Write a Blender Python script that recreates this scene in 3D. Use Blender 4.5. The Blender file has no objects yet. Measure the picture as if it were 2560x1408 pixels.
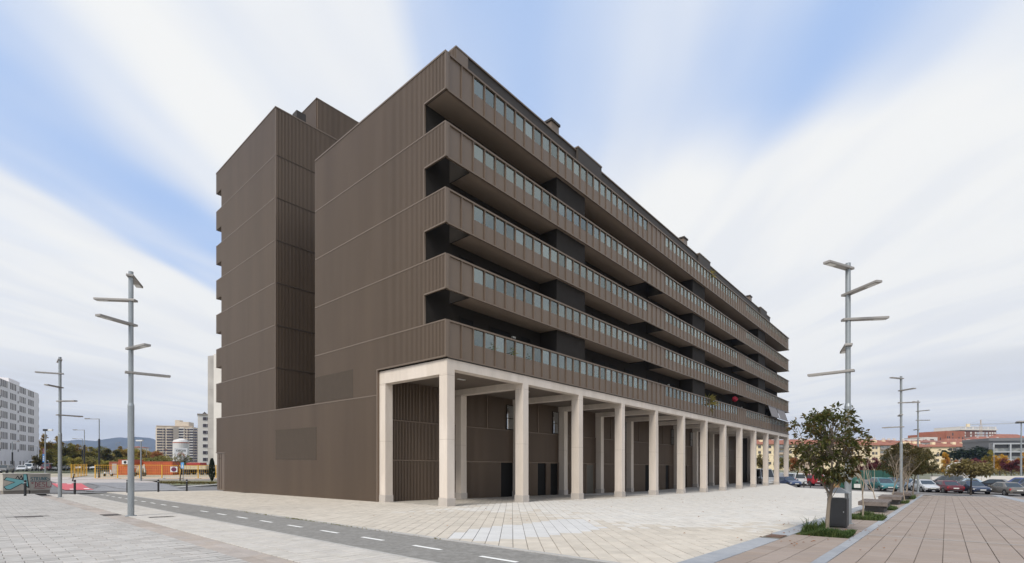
import bpy, bmesh, math, random
from mathutils import Vector, Matrix
R = math.radians
rng = random.Random(7)

# ---------------------------------------------------------------- camera, sky, sun, exposure
scene = bpy.context.scene
cam_data = bpy.data.cameras.new('camera')
cam = bpy.data.objects.new('camera', cam_data)
scene.collection.objects.link(cam)
cam.location = (0, 0, 0)
cam.rotation_euler = (R(90), 0, 0)
cam_data.sensor_width = 36.0
cam_data.lens = 36.0 * 1215 / 2560
cam_data.shift_y = 452 / 2560
cam_data.clip_start = 0.1
cam_data.clip_end = 20000
scene.camera = cam
scene.view_settings.view_transform = 'Standard'
scene.view_settings.look = 'None'
scene.view_settings.gamma = 1
scene.view_settings.use_curve_mapping = False
scene.view_settings.exposure = 0.5
scene.cycles.max_bounces = 8
scene.cycles.transparent_max_bounces = 12
scene.cycles.volume_bounces = 0

SUN_EL, SUN_AZ = R(50), R(209)     # azimuth clockwise from +Y
world = bpy.data.worlds.new('World')
scene.world = world
world.use_nodes = True


def build_sky():
    nt = world.node_tree
    nt.nodes.clear()
    N, L = nt.nodes.new, nt.links.new

    def math_(op, a, b=None, c=None, clamp=False):
        n = N('ShaderNodeMath'); n.operation = op; n.use_clamp = clamp
        for i, v in enumerate((a, b, c)):
            if v is None: continue
            if isinstance(v, (int, float)): n.inputs[i].default_value = v
            else: L(v, n.inputs[i])
        return n.outputs[0]

    def smooth(x, lo, hi):
        n = N('ShaderNodeMapRange'); n.interpolation_type = 'SMOOTHSTEP'
        L(x, n.inputs[0]); n.inputs[1].default_value = lo; n.inputs[2].default_value = hi
        return n.outputs[0]

    def noise(sx, sy, scale, detail=3, rough=0.5):
        c = N('ShaderNodeCombineXYZ')
        for i, v in enumerate((sx, sy)):
            if isinstance(v, (int, float)): c.inputs[i].default_value = v
            else: L(v, c.inputs[i])
        n = N('ShaderNodeTexNoise'); n.noise_dimensions = '2D'
        n.inputs['Scale'].default_value = scale; n.inputs['Detail'].default_value = detail
        n.inputs['Roughness'].default_value = rough
        L(c.outputs[0], n.inputs['Vector'])
        return n.outputs[0]

    sky = N('ShaderNodeTexSky'); sky.sky_type = 'NISHITA'; sky.sun_disc = False
    sky.sun_elevation = SUN_EL; sky.sun_rotation = SUN_AZ
    sky.air_density = 1.0; sky.dust_density = 1.2; sky.ozone_density = 1.0
    tc = N('ShaderNodeTexCoord')
    sep = N('ShaderNodeSeparateXYZ'); L(tc.outputs['Generated'], sep.inputs[0])
    x, y, z = sep.outputs
    zc = math_('MAXIMUM', z, 0.02)
    s = math_('DIVIDE', x, zc)          # cloud-deck coordinates: across the wind
    t = math_('DIVIDE', y, zc)          # and along the wind
    ta = math_('ABSOLUTE', t)
    lt = math_('LOGARITHM', math_('ADD', ta, 1.0), 2.0)
    # long soft streaks, drawn out along the wind
    warp = math_('MULTIPLY', math_('SUBTRACT', noise(math_('MULTIPLY', s, .5), math_('MULTIPLY', t, .5), 1.0, 2), .5), .5)
    sw = math_('ADD', s, warp)
    n1 = noise(sw, math_('MULTIPLY', t, .42), 2.1, 2.0, .45)
    n2 = noise(math_('ADD', sw, 7.3), math_('MULTIPLY', t, .16), 5.0, 1.5, .45)
    n3 = noise(math_('ADD', math_('MULTIPLY', s, .6), 3.1), math_('MULTIPLY', t, .8), 1.3, 3, .5)
    ramp = N('ShaderNodeValToRGB')
    L(math_('MULTIPLY_ADD', s, 1 / 8.0, .5, clamp=True), ramp.inputs[0])
    cr = ramp.color_ramp; cr.interpolation = 'EASE'
    stops = [(-4, .95), (-2.3, .95), (-1.82, .95), (-1.68, .22), (-1.32, .14), (-1.06, .60), (-.88, .92), (-.66, .74), (-.5, .92),
             (-.30, .88), (-.20, .20), (.02, .12), (.16, .36), (.30, .42), (.5, .28), (.76, .04), (1.08, .55), (1.6, .85), (2.6, 1), (4, 1)]
    cr.elements[0].position = 0; cr.elements[1].position = 1
    for i, (p, v) in enumerate(stops):
        pos = p / 8 + .5
        e = cr.elements[0] if i == 0 else (cr.elements[-1] if i == len(stops) - 1 else cr.elements.new(pos))
        e.position = pos; e.color = (v, v, v, 1)
    base = ramp.outputs[0]
    d = math_('ADD', base, math_('MULTIPLY', math_('SUBTRACT', n1, .5), .85))
    d = math_('ADD', d, math_('MULTIPLY', math_('SUBTRACT', n2, .5), .30))
    d = math_('ADD', d, math_('MULTIPLY', math_('SUBTRACT', n3, .5), .35))
    # the deck closes up towards the horizon on the sunlit side
    right = smooth(s, .0, .7)
    low = smooth(t, 1.1, 1.9)
    d = math_('ADD', d, math_('MULTIPLY', math_('MULTIPLY', right, low), 1.0))
    hz = smooth(lt, 1.9, 2.6)
    d = math_('ADD', d, math_('MULTIPLY', hz, .55))
    d = smooth(d, -.18, 1.08)
    # far bands of stratus just above the horizon
    az = math_('ARCTAN2', x, y)
    b = noise(math_('MULTIPLY', az, 1.2), math_('MULTIPLY', z, 11.0), 1.3, 2, .5)
    b = math_('MULTIPLY', smooth(b, .40, .62), math_('SUBTRACT', .8, smooth(z, .10, .30), clamp=True))
    cloud = N('ShaderNodeMix'); cloud.data_type = 'RGBA'
    L(b, cloud.inputs[0])
    cloud.inputs[6].default_value = (.665, .668, .66, 1)
    cloud.inputs[7].default_value = (.50, .52, .555, 1)
    shade = noise(math_('MULTIPLY', sw, 1.0), math_('MULTIPLY', t, .2), 2.6, 3, .5)
    cl2 = N('ShaderNodeMix'); cl2.data_type = 'RGBA'
    L(math_('MULTIPLY', smooth(shade, .40, .70), .62), cl2.inputs[0])
    L(cloud.outputs[2], cl2.inputs[6]); cl2.inputs[7].default_value = (.575, .595, .63, 1)
    skc = N('ShaderNodeMix'); skc.data_type = 'RGBA'; skc.blend_type = 'MULTIPLY'; skc.inputs[0].default_value = 1
    L(sky.outputs[0], skc.inputs[6]); skc.inputs[7].default_value = (SKY_K * 1.0, SKY_K * 1.0, SKY_K * 1.03, 1)
    # thin high veil over the blue
    veil = N('ShaderNodeMix'); veil.data_type = 'RGBA'; veil.inputs[0].default_value = .76
    L(skc.outputs[2], veil.inputs[6]); veil.inputs[7].default_value = (.36, .49, .74, 1)
    mix = N('ShaderNodeMix'); mix.data_type = 'RGBA'
    L(d, mix.inputs[0]); L(veil.outputs[2], mix.inputs[6]); L(cl2.outputs[2], mix.inputs[7])
    bg = N('ShaderNodeBackground'); bg.inputs['Strength'].default_value = 1.0
    L(mix.outputs[2], bg.inputs['Color'])
    out = N('ShaderNodeOutputWorld'); L(bg.outputs[0], out.inputs['Surface'])


SKY_K = 0.085
build_sky()

sun_data = bpy.data.lights.new('sun', 'SUN')
sun_data.energy = 2.5
sun_data.angle = R(22)
sun_data.color = (1.0, .95, .87)
sun = bpy.data.objects.new('sun', sun_data)
scene.collection.objects.link(sun)
sd = Vector((math.sin(SUN_AZ) * math.cos(SUN_EL), math.cos(SUN_AZ) * math.cos(SUN_EL), math.sin(SUN_EL)))
sun.rotation_euler = sd.to_track_quat('Z', 'Y').to_euler()

# ---------------------------------------------------------------- helpers
COL = scene.collection
HC, GR, GF, YB = 1.39, -.00613, -.0291, 48.0     # the square falls gently away, level beyond YB


def G(x, y):
    return -HC + GR * max(-160, min(160, x)) + GF * min(y, YB)


UX, UY = .6664, .7456          # direction of the long arcade front
CXY = (-2.96, 22.08)           # its near corner
TH = math.atan2(UY, UX)


def uv(u, v):
    return (CXY[0] + UX * u - UY * v, CXY[1] + UY * u + UX * v)


def to_uv(x, y):
    dx, dy = x - CXY[0], y - CXY[1]
    return dx * UX + dy * UY, -dx * UY + dy * UX


MATS = {}


def mat(name, col, rough=.7, metal=0.0, var=.12, scale=3.0, bump=0.0, bscale=40.0, rand=0.0, col2=None, spec=.5, stretch=None, coat=0.0, emit=0.0, mixlo=.40, mixhi=.62):
    """Procedural surface: base colour with noise variation, optional second colour in patches, bump, per-piece tint."""
    if name in MATS: return MATS[name]
    m = bpy.data.materials.new(name); m.use_nodes = True
    nt = m.node_tree; N, L = nt.nodes.new, nt.links.new
    bsdf = nt.nodes['Principled BSDF']
    bsdf.inputs['Roughness'].default_value = rough
    bsdf.inputs['Metallic'].default_value = metal
    bsdf.inputs['Specular IOR Level'].default_value = spec
    if coat: bsdf.inputs['Coat Weight'].default_value = coat; bsdf.inputs['Coat Roughness'].default_value = .08
    geo = N('ShaderNodeNewGeometry')
    vec = geo.outputs['Position']
    if stretch:
        mp = N('ShaderNodeMapping'); mp.inputs['Scale'].default_value = stretch[:3]
        if len(stretch) > 3: mp.inputs['Rotation'].default_value = (0, 0, stretch[3])
        L(vec, mp.inputs[0]); vec = mp.outputs[0]
    no = N('ShaderNodeTexNoise'); no.inputs['Scale'].default_value = scale; no.inputs['Detail'].default_value = 5; no.inputs['Roughness'].default_value = .6
    L(vec, no.inputs['Vector'])
    mr = N('ShaderNodeMapRange'); L(no.outputs[0], mr.inputs[0])
    mr.inputs[1].default_value = .3; mr.inputs[2].default_value = .7
    mr.inputs[3].default_value = 1 - var; mr.inputs[4].default_value = 1 + var
    val = mr.outputs[0]
    if rand:
        oi = N('ShaderNodeObjectInfo')
        a = N('ShaderNodeMath'); a.operation = 'ADD'; L(geo.outputs['Random Per Island'], a.inputs[0]); L(oi.outputs['Random'], a.inputs[1])
        f = N('ShaderNodeMath'); f.operation = 'FRACT'; L(a.outputs[0], f.inputs[0])
        r2 = N('ShaderNodeMapRange'); L(f.outputs[0], r2.inputs[0]); r2.inputs[3].default_value = 1 - rand; r2.inputs[4].default_value = 1 + rand
        mu = N('ShaderNodeMath'); mu.operation = 'MULTIPLY'; L(val, mu.inputs[0]); L(r2.outputs[0], mu.inputs[1]); val = mu.outputs[0]
    mx = N('ShaderNodeMix'); mx.data_type = 'RGBA'; mx.blend_type = 'MULTIPLY'; mx.inputs[0].default_value = 1
    if col2:
        n2 = N('ShaderNodeTexNoise'); n2.inputs['Scale'].default_value = scale * .37; n2.inputs['Detail'].default_value = 4
        L(vec, n2.inputs['Vector'])
        m2 = N('ShaderNodeMapRange'); L(n2.outputs[0], m2.inputs[0]); m2.inputs[1].default_value = mixlo; m2.inputs[2].default_value = mixhi
        c = N('ShaderNodeMix'); c.data_type = 'RGBA'; L(m2.outputs[0], c.inputs[0])
        if rand:
            ad = N('ShaderNodeMath'); ad.operation = 'MULTIPLY_ADD'; ad.use_clamp = True
            L(f.outputs[0], ad.inputs[0]); ad.inputs[1].default_value = .8; L(m2.outputs[0], ad.inputs[2])
            sb = N('ShaderNodeMath'); sb.operation = 'SUBTRACT'; sb.use_clamp = True; L(ad.outputs[0], sb.inputs[0]); sb.inputs[1].default_value = .4
            L(sb.outputs[0], c.inputs[0])
        c.inputs[6].default_value = (*col, 1); c.inputs[7].default_value = (*col2, 1)
        L(c.outputs[2], mx.inputs[6])
    else:
        mx.inputs[6].default_value = (*col, 1)
    cv = N('ShaderNodeCombineColor')
    for i in range(3): L(val, cv.inputs[i])
    L(cv.outputs[0], mx.inputs[7])
    L(mx.outputs[2], bsdf.inputs['Base Color'])
    if bump:
        nb = N('ShaderNodeTexNoise'); nb.inputs['Scale'].default_value = bscale; nb.inputs['Detail'].default_value = 3
        L(vec, nb.inputs['Vector'])
        bp = N('ShaderNodeBump'); bp.inputs['Strength'].default_value = bump; bp.inputs['Distance'].default_value = .01
        L(nb.outputs[0], bp.inputs['Height']); L(bp.outputs[0], bsdf.inputs['Normal'])
    MATS[name] = m
    return m


def leaf_mat(name, col, col2, rough=.55, var=.3):
    m = mat(name, col, rough, var=.15, scale=.9, rand=var, col2=col2, spec=.35)
    nt = m.node_tree; bs = nt.nodes['Principled BSDF']; src = bs.inputs['Base Color'].links[0].from_socket
    tl = nt.nodes.new('ShaderNodeBsdfTranslucent'); mx = nt.nodes.new('ShaderNodeMixShader'); mx.inputs[0].default_value = .45
    nt.links.new(src, tl.inputs[0]); nt.links.new(bs.outputs[0], mx.inputs[1]); nt.links.new(tl.outputs[0], mx.inputs[2])
    nt.links.new(mx.outputs[0], [n for n in nt.nodes if n.type == 'OUTPUT_MATERIAL'][0].inputs[0])
    return m


def glass_mat(name, tint, gloss=.12, rough=.02, gcol=(.9, .95, 1)):
    if name in MATS: return MATS[name]
    m = bpy.data.materials.new(name); m.use_nodes = True
    nt = m.node_tree; nt.nodes.clear(); N, L = nt.nodes.new, nt.links.new
    tr = N('ShaderNodeBsdfTransparent'); tr.inputs[0].default_value = (*tint, 1)
    gl = N('ShaderNodeBsdfGlossy'); gl.inputs['Color'].default_value = (*gcol, 1); gl.inputs['Roughness'].default_value = rough
    fr = N('ShaderNodeFresnel'); fr.inputs[0].default_value = 1.55
    oi = N('ShaderNodeObjectInfo')
    rv = N('ShaderNodeMapRange'); L(oi.outputs['Random'], rv.inputs[0]); rv.inputs[3].default_value = gloss * .65; rv.inputs[4].default_value = gloss * 1.45
    a = N('ShaderNodeMath'); a.operation = 'ADD'; a.use_clamp = True; L(fr.outputs[0], a.inputs[0]); L(rv.outputs[0], a.inputs[1])
    mx = N('ShaderNodeMixShader'); L(a.outputs[0], mx.inputs[0]); L(tr.outputs[0], mx.inputs[1]); L(gl.outputs[0], mx.inputs[2])
    out = N('ShaderNodeOutputMaterial'); L(mx.outputs[0], out.inputs[0])
    MATS[name] = m
    return m


class MB:
    """Collects faces of several shapes, then links them as one mesh object."""
    def __init__(s): s.v = []; s.f = []; s.m = []

    def add(s, vs, fs, mi=0):
        o = len(s.v); s.v += [tuple(p) for p in vs]
        for f in fs: s.f.append(tuple(i + o for i in f)); s.m.append(mi)
        return s

    def box(s, x0, x1, y0, y1, z0, z1, mi=0):
        v = [(x0, y0, z0), (x1, y0, z0), (x1, y1, z0), (x0, y1, z0), (x0, y0, z1), (x1, y0, z1), (x1, y1, z1), (x0, y1, z1)]
        return s.add(v, [(3, 2, 1, 0), (4, 5, 6, 7), (0, 1, 5, 4), (1, 2, 6, 5), (2, 3, 7, 6), (3, 0, 4, 7)], mi)

    def beam(s, p0, p1, w, h, mi=0, up=(0, 0, 1)):
        p0, p1 = Vector(p0), Vector(p1); d = (p1 - p0).normalized()
        a = d.cross(Vector(up))
        a = a.normalized() if a.length > 1e-4 else Vector((1, 0, 0))
        b = a.cross(d).normalized()
        v = []
        for p in (p0, p1):
            for sa, sb in ((-1, -1), (1, -1), (1, 1), (-1, 1)): v.append(p + a * sa * w / 2 + b * sb * h / 2)
        return s.add(v, [(0, 1, 2, 3), (7, 6, 5, 4), (0, 4, 5, 1), (1, 5, 6, 2), (2, 6, 7, 3), (3, 7, 4, 0)], mi)

    def tube(s, pts, rad, n=8, mi=0, cap=True):
        pts = [Vector(p) for p in pts]; rings = []
        o = len(s.v)
        for i, p in enumerate(pts):
            d = (pts[min(i + 1, len(pts) - 1)] - pts[max(i - 1, 0)])
            d = d.normalized() if d.length > 1e-6 else Vector((0, 0, 1))
            a = d.cross(Vector((0.03, .99, .1))); a.normalize(); b = d.cross(a)
            r = rad[i] if isinstance(rad, (list, tuple)) else rad
            for k in range(n):
                q = 2 * math.pi * k / n
                s.v.append(tuple(p + a * math.cos(q) * r + b * math.sin(q) * r))
        for i in range(len(pts) - 1):
            for k in range(n):
                k2 = (k + 1) % n
                s.f.append((o + i * n + k, o + i * n + k2, o + (i + 1) * n + k2, o + (i + 1) * n + k)); s.m.append(mi)
        if cap:
            s.f.append(tuple(o + k for k in reversed(range(n)))); s.m.append(mi)
            e = o + (len(pts) - 1) * n
            s.f.append(tuple(e + k for k in range(n))); s.m.append(mi)
        return s

    def prism(s, poly, z0, z1, mi=0):
        n = len(poly)
        v = [(p[0], p[1], z0) for p in poly] + [(p[0], p[1], z1) for p in poly]
        f = [tuple(reversed(range(n))), tuple(range(n, 2 * n))] + [(i, (i + 1) % n, n + (i + 1) % n, n + i) for i in range(n)]
        return s.add(v, f, mi)

    def quad(s, a, b, c, d, mi=0): return s.add([a, b, c, d], [(0, 1, 2, 3)], mi)

    def lathe(s, prof, n=16, mi=0, c=(0, 0, 0)):
        o = len(s.v)
        for r, z in prof:
            for k in range(n):
                q = 2 * math.pi * k / n
                s.v.append((c[0] + r * math.cos(q), c[1] + r * math.sin(q), c[2] + z))
        for i in range(len(prof) - 1):
            for k in range(n):
                k2 = (k + 1) % n
                s.f.append((o + i * n + k, o + i * n + k2, o + (i + 1) * n + k2, o + (i + 1) * n + k)); s.m.append(mi)
        s.f.append(tuple(o + k for k in reversed(range(n)))); s.m.append(mi)
        s.f.append(tuple(o + (len(prof) - 1) * n + k for k in range(n))); s.m.append(mi)
        return s

    def map(s, fn):
        s.v = [fn(*p) for p in s.v]; return s

    def mesh(s, name, mats, smooth=False):
        me = bpy.data.meshes.new(name)
        me.from_pydata(s.v, [], s.f)
        if not isinstance(mats, (list, tuple)): mats = [mats]
        for m in mats: me.materials.append(m)
        if len(mats) > 1: me.polygons.foreach_set('material_index', s.m)
        if smooth: me.polygons.foreach_set('use_smooth', [True] * len(me.polygons))
        me.update()
        return me

    def build(s, name, mats, parent=None, smooth=False, bevel=0.0):
        o = bpy.data.objects.new(name, s.mesh(name, mats, smooth))
        COL.objects.link(o)
        if parent: o.parent = parent
        if bevel:
            b = o.modifiers.new('edge', 'BEVEL'); b.width = bevel; b.segments = 2; b.limit_method = 'ANGLE'
        return o


def tag(o, label=None, cat=None, group=None, kind=None):
    if label: o['label'] = label
    if cat: o['category'] = cat
    if group: o['group'] = group
    if kind: o['kind'] = kind
    return o


def thing(name, label, cat, loc=(0, 0, 0), rz=0.0, group=None):
    o = bpy.data.objects.new(name, None); COL.objects.link(o)
    o.empty_display_size = .3
    o.location = loc; o.rotation_euler = (0, 0, rz)
    return tag(o, label, cat, group)


def link_copy(o, parent=None, label=None, group=None, data=None):
    c = o.copy(); COL.objects.link(c)
    if parent is not None: c.parent = parent
    if label: c['label'] = label
    if group: c['group'] = group
    return c


def copy_tree(o, loc, rz, label, scale=None, mats=None):
    """A copy of a thing with copies of its parts and sub-parts; mats swaps materials by part name."""
    r = o.copy(); COL.objects.link(r); r.location = loc; r.rotation_euler = (0, 0, rz); r['label'] = label
    if scale: r.scale = scale
    for ch in list(o.children):
        c = ch.copy(); COL.objects.link(c); c.parent = r
        swap(c, mats)
        for g in ch.children:
            d = g.copy(); COL.objects.link(d); d.parent = c
            swap(d, mats)
    return r


def swap(o, mats):
    if not mats: return
    k = o.name.split('.')[0]
    if k in mats:
        for sl in o.material_slots:
            sl.link = 'OBJECT'; sl.material = mats[k]
            break


def at(xy, dz=0.0): return (xy[0], xy[1], G(*xy) + dz)


def ground_poly(pts, dz, cuts=()):
    """A sheet lying on the ground, cut where the slope changes."""
    bm = bmesh.new()
    vs = [bm.verts.new((p[0], p[1], 0)) for p in pts]
    f = bm.faces.new(vs)
    if f.normal.z < 0 or f.calc_area() == 0: pass
    f.normal_update()
    if f.normal.z < 0: f.normal_flip()
    for co, no in (((0, YB, 0), (0, 1, 0)), ((160, 0, 0), (1, 0, 0)), ((-160, 0, 0), (1, 0, 0))):
        g = bm.verts[:] + bm.edges[:] + bm.faces[:]
        bmesh.ops.bisect_plane(bm, geom=g, plane_co=co, plane_no=no)
    for v in bm.verts: v.co.z = G(v.co.x, v.co.y) + dz
    return bm


def sheet(name, pts, m, dz=0.0, parent=None, kind='structure'):
    bm = ground_poly(pts, dz)
    me = bpy.data.meshes.new(name); bm.to_mesh(me); bm.free(); me.materials.append(m)
    o = bpy.data.objects.new(name, me); COL.objects.link(o)
    if parent: o.parent = parent
    elif kind: o['kind'] = kind
    return o


def slab(name, pts, m, dz0, dz1, parent=None, kind='structure'):
    """A sheet with thickness, its top at dz1 and its skirt down to dz0."""
    bm = ground_poly(pts, dz1)
    be = [e for e in bm.edges if e.is_boundary]
    r = bmesh.ops.extrude_edge_only(bm, edges=be)
    for v in [g for g in r['geom'] if isinstance(g, bmesh.types.BMVert)]: v.co.z += dz0 - dz1
    bmesh.ops.recalc_face_normals(bm, faces=bm.faces[:])
    me = bpy.data.meshes.new(name); bm.to_mesh(me); bm.free(); me.materials.append(m)
    o = bpy.data.objects.new(name, me); COL.objects.link(o)
    if parent: o.parent = parent
    elif kind: o['kind'] = kind
    return o


def rect_uv(u0, u1, v0, v1): return [uv(u0, v0), uv(u1, v0), uv(u1, v1), uv(u0, v1)]


def inside(p, poly):
    x, y = p; r = False; j = len(poly) - 1
    for i in range(len(poly)):
        xi, yi = poly[i]; xj, yj = poly[j]
        if (yi > y) != (yj > y) and x < (xj - xi) * (y - yi) / (yj - yi) + xi: r = not r
        j = i
    return r


def in_frame(x, y, z, pad=.02):
    if y < .5: return False
    a = x / y * 1215; b = -z / y * 1215
    return -1280 * (1 + pad) < a < 1280 * (1 + pad) and b < 252 * (1 + pad * 3)

# ---------------------------------------------------------------- ground
M_ground = mat('ground_earth', (.16, .15, .12), .95, var=.25, scale=.6, bump=.3, col2=(.11, .13, .06))
M_asph = mat('parking_asphalt', (.125, .115, .112), .9, var=.18, scale=1.4, bump=.3, bscale=120, col2=(.16, .15, .145))
M_road = mat('street_asphalt', (.12, .12, .123), .9, var=.16, scale=1.2, bump=.3, bscale=120, col2=(.155, .15, .15))
M_path = mat('cycle_asphalt', (.185, .178, .165), .92, var=.17, scale=16, bump=.6, bscale=160, col2=(.225, .218, .205))
M_mort = mat('joint_sand', (.12, .108, .09), .95, var=.2, scale=8)
M_tj = mat('terrace_joint', (.15, .125, .105), .95, var=.2, scale=8)
M_pale = mat('pale_paver', (.555, .535, .50), .85, var=.07, scale=5, rand=.07, bump=.12, bscale=60, col2=(.50, .465, .415))
M_tan = mat('sandy_paver', (.50, .455, .39), .85, var=.08, scale=4, rand=.09, bump=.12, bscale=60, col2=(.44, .395, .335))
M_arc = mat('shaded_arcade_paver', (.36, .325, .275), .85, var=.08, scale=4, rand=.08, bump=.12, col2=(.32, .29, .25))  # greyish tan stone, darkened with part of the arcade's shade
M_white = mat('new_white_paver', (.515, .51, .50), .8, var=.04, scale=5, rand=.04, bump=.1, bscale=60)
M_grey = mat('grey_paver', (.40, .378, .355), .85, var=.10, scale=4, rand=.13, bump=.15, bscale=60, col2=(.35, .34, .325))
M_wash = mat('light_paver', (.455, .43, .40), .85, var=.08, scale=5, rand=.08, bump=.12, bscale=60, col2=(.41, .385, .345))
M_terr = mat('brown_slab', (.275, .218, .178), .8, var=.10, scale=2.0, rand=.09, bump=.1, bscale=50, col2=(.25, .21, .187), stretch=(1.0, 14, 1, -TH))
M_blue = mat('bluish_granite', (.26, .275, .30), .75, var=.10, scale=6, rand=.07, bump=.12, bscale=80, col2=(.31, .32, .335))
M_gut = mat('gutter_stone', (.35, .30, .26), .85, var=.12, scale=3, rand=.12, bump=.2, col2=(.30, .275, .26))
M_kerb = mat('concrete_kerb', (.36, .35, .335), .85, var=.1, scale=5, rand=.05, bump=.2)
M_paint = mat('white_road_paint', (.72, .72, .70), .7, var=.08, scale=14, col2=(.55, .55, .53), mixlo=.55, mixhi=.75)
M_red = mat('red_crossing_paint', (.50, .075, .095), .8, var=.1, scale=4, col2=(.42, .09, .10))
M_sett = mat('grey_sett', (.25, .25, .26), .85, var=.1, scale=3, rand=.16, col2=(.19, .19, .20))
M_pink = mat('pink_grey_paving', (.34, .30, .28), .88, var=.1, scale=1.5, rand=.05, col2=(.40, .37, .35))
M_iron = mat('cast_iron', (.075, .062, .055), .65, .4, var=.2, scale=20, bump=.3)
M_rust = mat('rusty_iron', (.13, .075, .05), .75, .2, var=.2, scale=25, bump=.3)

# broad ground out to the horizon
FAR = 9000
sheet('ground', [(-FAR, -40), (FAR, -40), (FAR, FAR), (-FAR, FAR)], M_ground, -.55)

# car park and the lane before it
edge = [(30.82, 64.56), (33.74, 57.73), (35.36, 51.76), (37.39, 47.82), (35.42, 40.98), (37.09, 39.19), (39.27, 35.61)]
edge2 = [(x - .0, y) for x, y in edge]
sheet('car_park', [uv(40.5, -60)] + [edge[-1]] + edge[-2::-1] + [uv(64.8, 3), uv(70, 6), uv(120, 6), uv(150, -60)], M_asph, -.45)
sheet('street', [(-140, 30), uv(-26, 29.8), uv(2, 31.4), uv(66, 32.5), uv(66, 46), uv(2, 43), uv(-2, 52), uv(-14, 150), (-260, 250), (-300, 120)], M_road, -.05)

# ---------------------------------------------------------------- paving laid piece by piece
def tile_mesh(name, a, b, j, m, h=.05, ch=.004, jb=None):
    mb = MB()
    x, y = (a - j) / 2, (b - (jb or j)) / 2
    r = [(-x, -y), (x, -y), (x, y), (-x, y)]
    q = [(-x + ch, -y + ch), (x - ch, -y + ch), (x - ch, y - ch), (-x + ch, y - ch)]
    v = [(*p, -h) for p in r] + [(*p, -ch) for p in r] + [(*p, 0) for p in q]
    f = [(8, 9, 10, 11)]
    for k in range(4):
        k2 = (k + 1) % 4
        f += [(k, k2, 4 + k2, 4 + k), (4 + k, 4 + k2, 8 + k2, 8 + k)]
    mb.add(v, f)
    return mb.mesh(name, m)


def cut(poly, planes):
    """Clips a convex piece by half planes (point, inward normal)."""
    for p0, n in planes:
        out = []
        d = [(p[0] - p0[0]) * n[0] + (p[1] - p0[1]) * n[1] for p in poly]
        for i in range(len(poly)):
            j = (i + 1) % len(poly)
            if d[i] >= 0: out.append(poly[i])
            if (d[i] >= 0) != (d[j] >= 0):
                t = d[i] / (d[i] - d[j]); out.append((poly[i][0] + t * (poly[j][0] - poly[i][0]), poly[i][1] + t * (poly[j][1] - poly[i][1])))
        poly = out
        if len(poly) < 3: return []
    return poly


def lay(parent, name, poly, a, b, j, ang, org, mats, pick, stagger=.5, n_own=300, far=40.0, lift=0.0, skip=(), planes=(), jb=None):
    """Lays pieces a by b over the ground polygon; the ones showing largest are objects, the rest one mesh."""
    ca, sa = math.cos(ang), math.sin(ang)
    xs = [(p[0] - org[0]) * ca + (p[1] - org[1]) * sa for p in poly]
    ys = [-(p[0] - org[0]) * sa + (p[1] - org[1]) * ca for p in poly]
    jb = jb or j
    hx, hy = (a - j) / 2, (b - jb) / 2
    cells = []
    for jy in range(int(min(ys) / b) - 1, int(max(ys) / b) + 2):
        off = stagger * a * (jy % 2)
        for ix in range(int(min(xs) / a) - 2, int(max(xs) / a) + 2):
            lx, ly = (ix + .5) * a + off, (jy + .5) * b
            x, y = org[0] + lx * ca - ly * sa, org[1] + lx * sa + ly * ca
            if y < 5.5 or y > far: continue
            if abs(x / y) > 1.75: continue
            q = None
            if planes and any((x - p[0]) * n[0] + (y - p[1]) * n[1] < a for p, n in planes):
                q = cut([(x + sx * hx * ca - sy * hy * sa, y + sx * hx * sa + sy * hy * ca) for sx, sy in ((-1, -1), (1, -1), (1, 1), (-1, 1))], planes)
                if not q: continue
                mx, my = sum(p[0] for p in q) / len(q), sum(p[1] for p in q) / len(q)
                if not inside((mx, my), poly): continue
            elif not inside((x, y), poly): continue
            if any(inside((x, y), s) for s in skip): continue
            cells.append((x, y, q))
    def size(c):
        x, y = c[0], c[1]
        return (0 if in_frame(x, y, G(x, y), .0) else 1, x * x * .2 + y * y)
    cells.sort(key=size)
    own, rest = cells[:n_own], cells[n_own:]
    rr = random.Random(len(cells))
    ms = [tile_mesh(name, a, b, j, m, jb=jb) for m in mats]
    ea = Vector((ca, sa, GR * ca + GF * sa)).normalized()
    eb = Vector((-sa, ca, -GR * sa + GF * ca)).normalized()
    en = ea.cross(eb)

    def raw(mb, x, y, q, dz, mi, ox=0, oy=0):
        if q is None: q = [(x + sx * hx * ca - sy * hy * sa, y + sx * hx * sa + sy * hy * ca) for sx, sy in ((-1, -1), (1, -1), (1, 1), (-1, 1))]
        n = len(q)
        top = [(p[0] - ox, p[1] - oy, G(p[0], p[1]) + dz) for p in q]
        mb.add([(p[0], p[1], p[2] - .05) for p in top] + top, [tuple(range(n, 2 * n))] + [(i, (i + 1) % n, n + (i + 1) % n, n + i) for i in range(n)], mi)
    for x, y, q in own:
        k = pick(x, y, rr)
        if q is not None:
            mb = MB(); raw(mb, x, y, q, lift + rr.uniform(-.002, .002), 0)
            o = mb.build(name, mats[k], parent); continue
        o = bpy.data.objects.new(name, ms[k]); COL.objects.link(o)
        o.parent = parent
        t1, t2 = rr.uniform(-.004, .004), rr.uniform(-.004, .004)
        M = Matrix((ea + en * t1, eb + en * t2, en)).transposed().to_4x4()
        M.translation = (x, y, G(x, y) + lift + rr.uniform(-.002, .002))
        o.matrix_local = M
    mb = MB()
    for x, y, q in rest: raw(mb, x, y, q, lift + rr.uniform(-.002, .002), pick(x, y, rr))
    if mb.v:
        o = mb.build(name, mats, parent); o['kind'] = 'stuff'


NU, NV = (UX, UY), (-UY, UX)
def neg(n): return (-n[0], -n[1])


def blob(x, y, s):      # smooth pseudo-random field, for patches of differently aged stone
    return math.sin(x * s + 1.3) * math.cos(y * s * .8 - .7) + .6 * math.sin(x * s * 2.1 - y * s * 1.7 + 2.)


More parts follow.
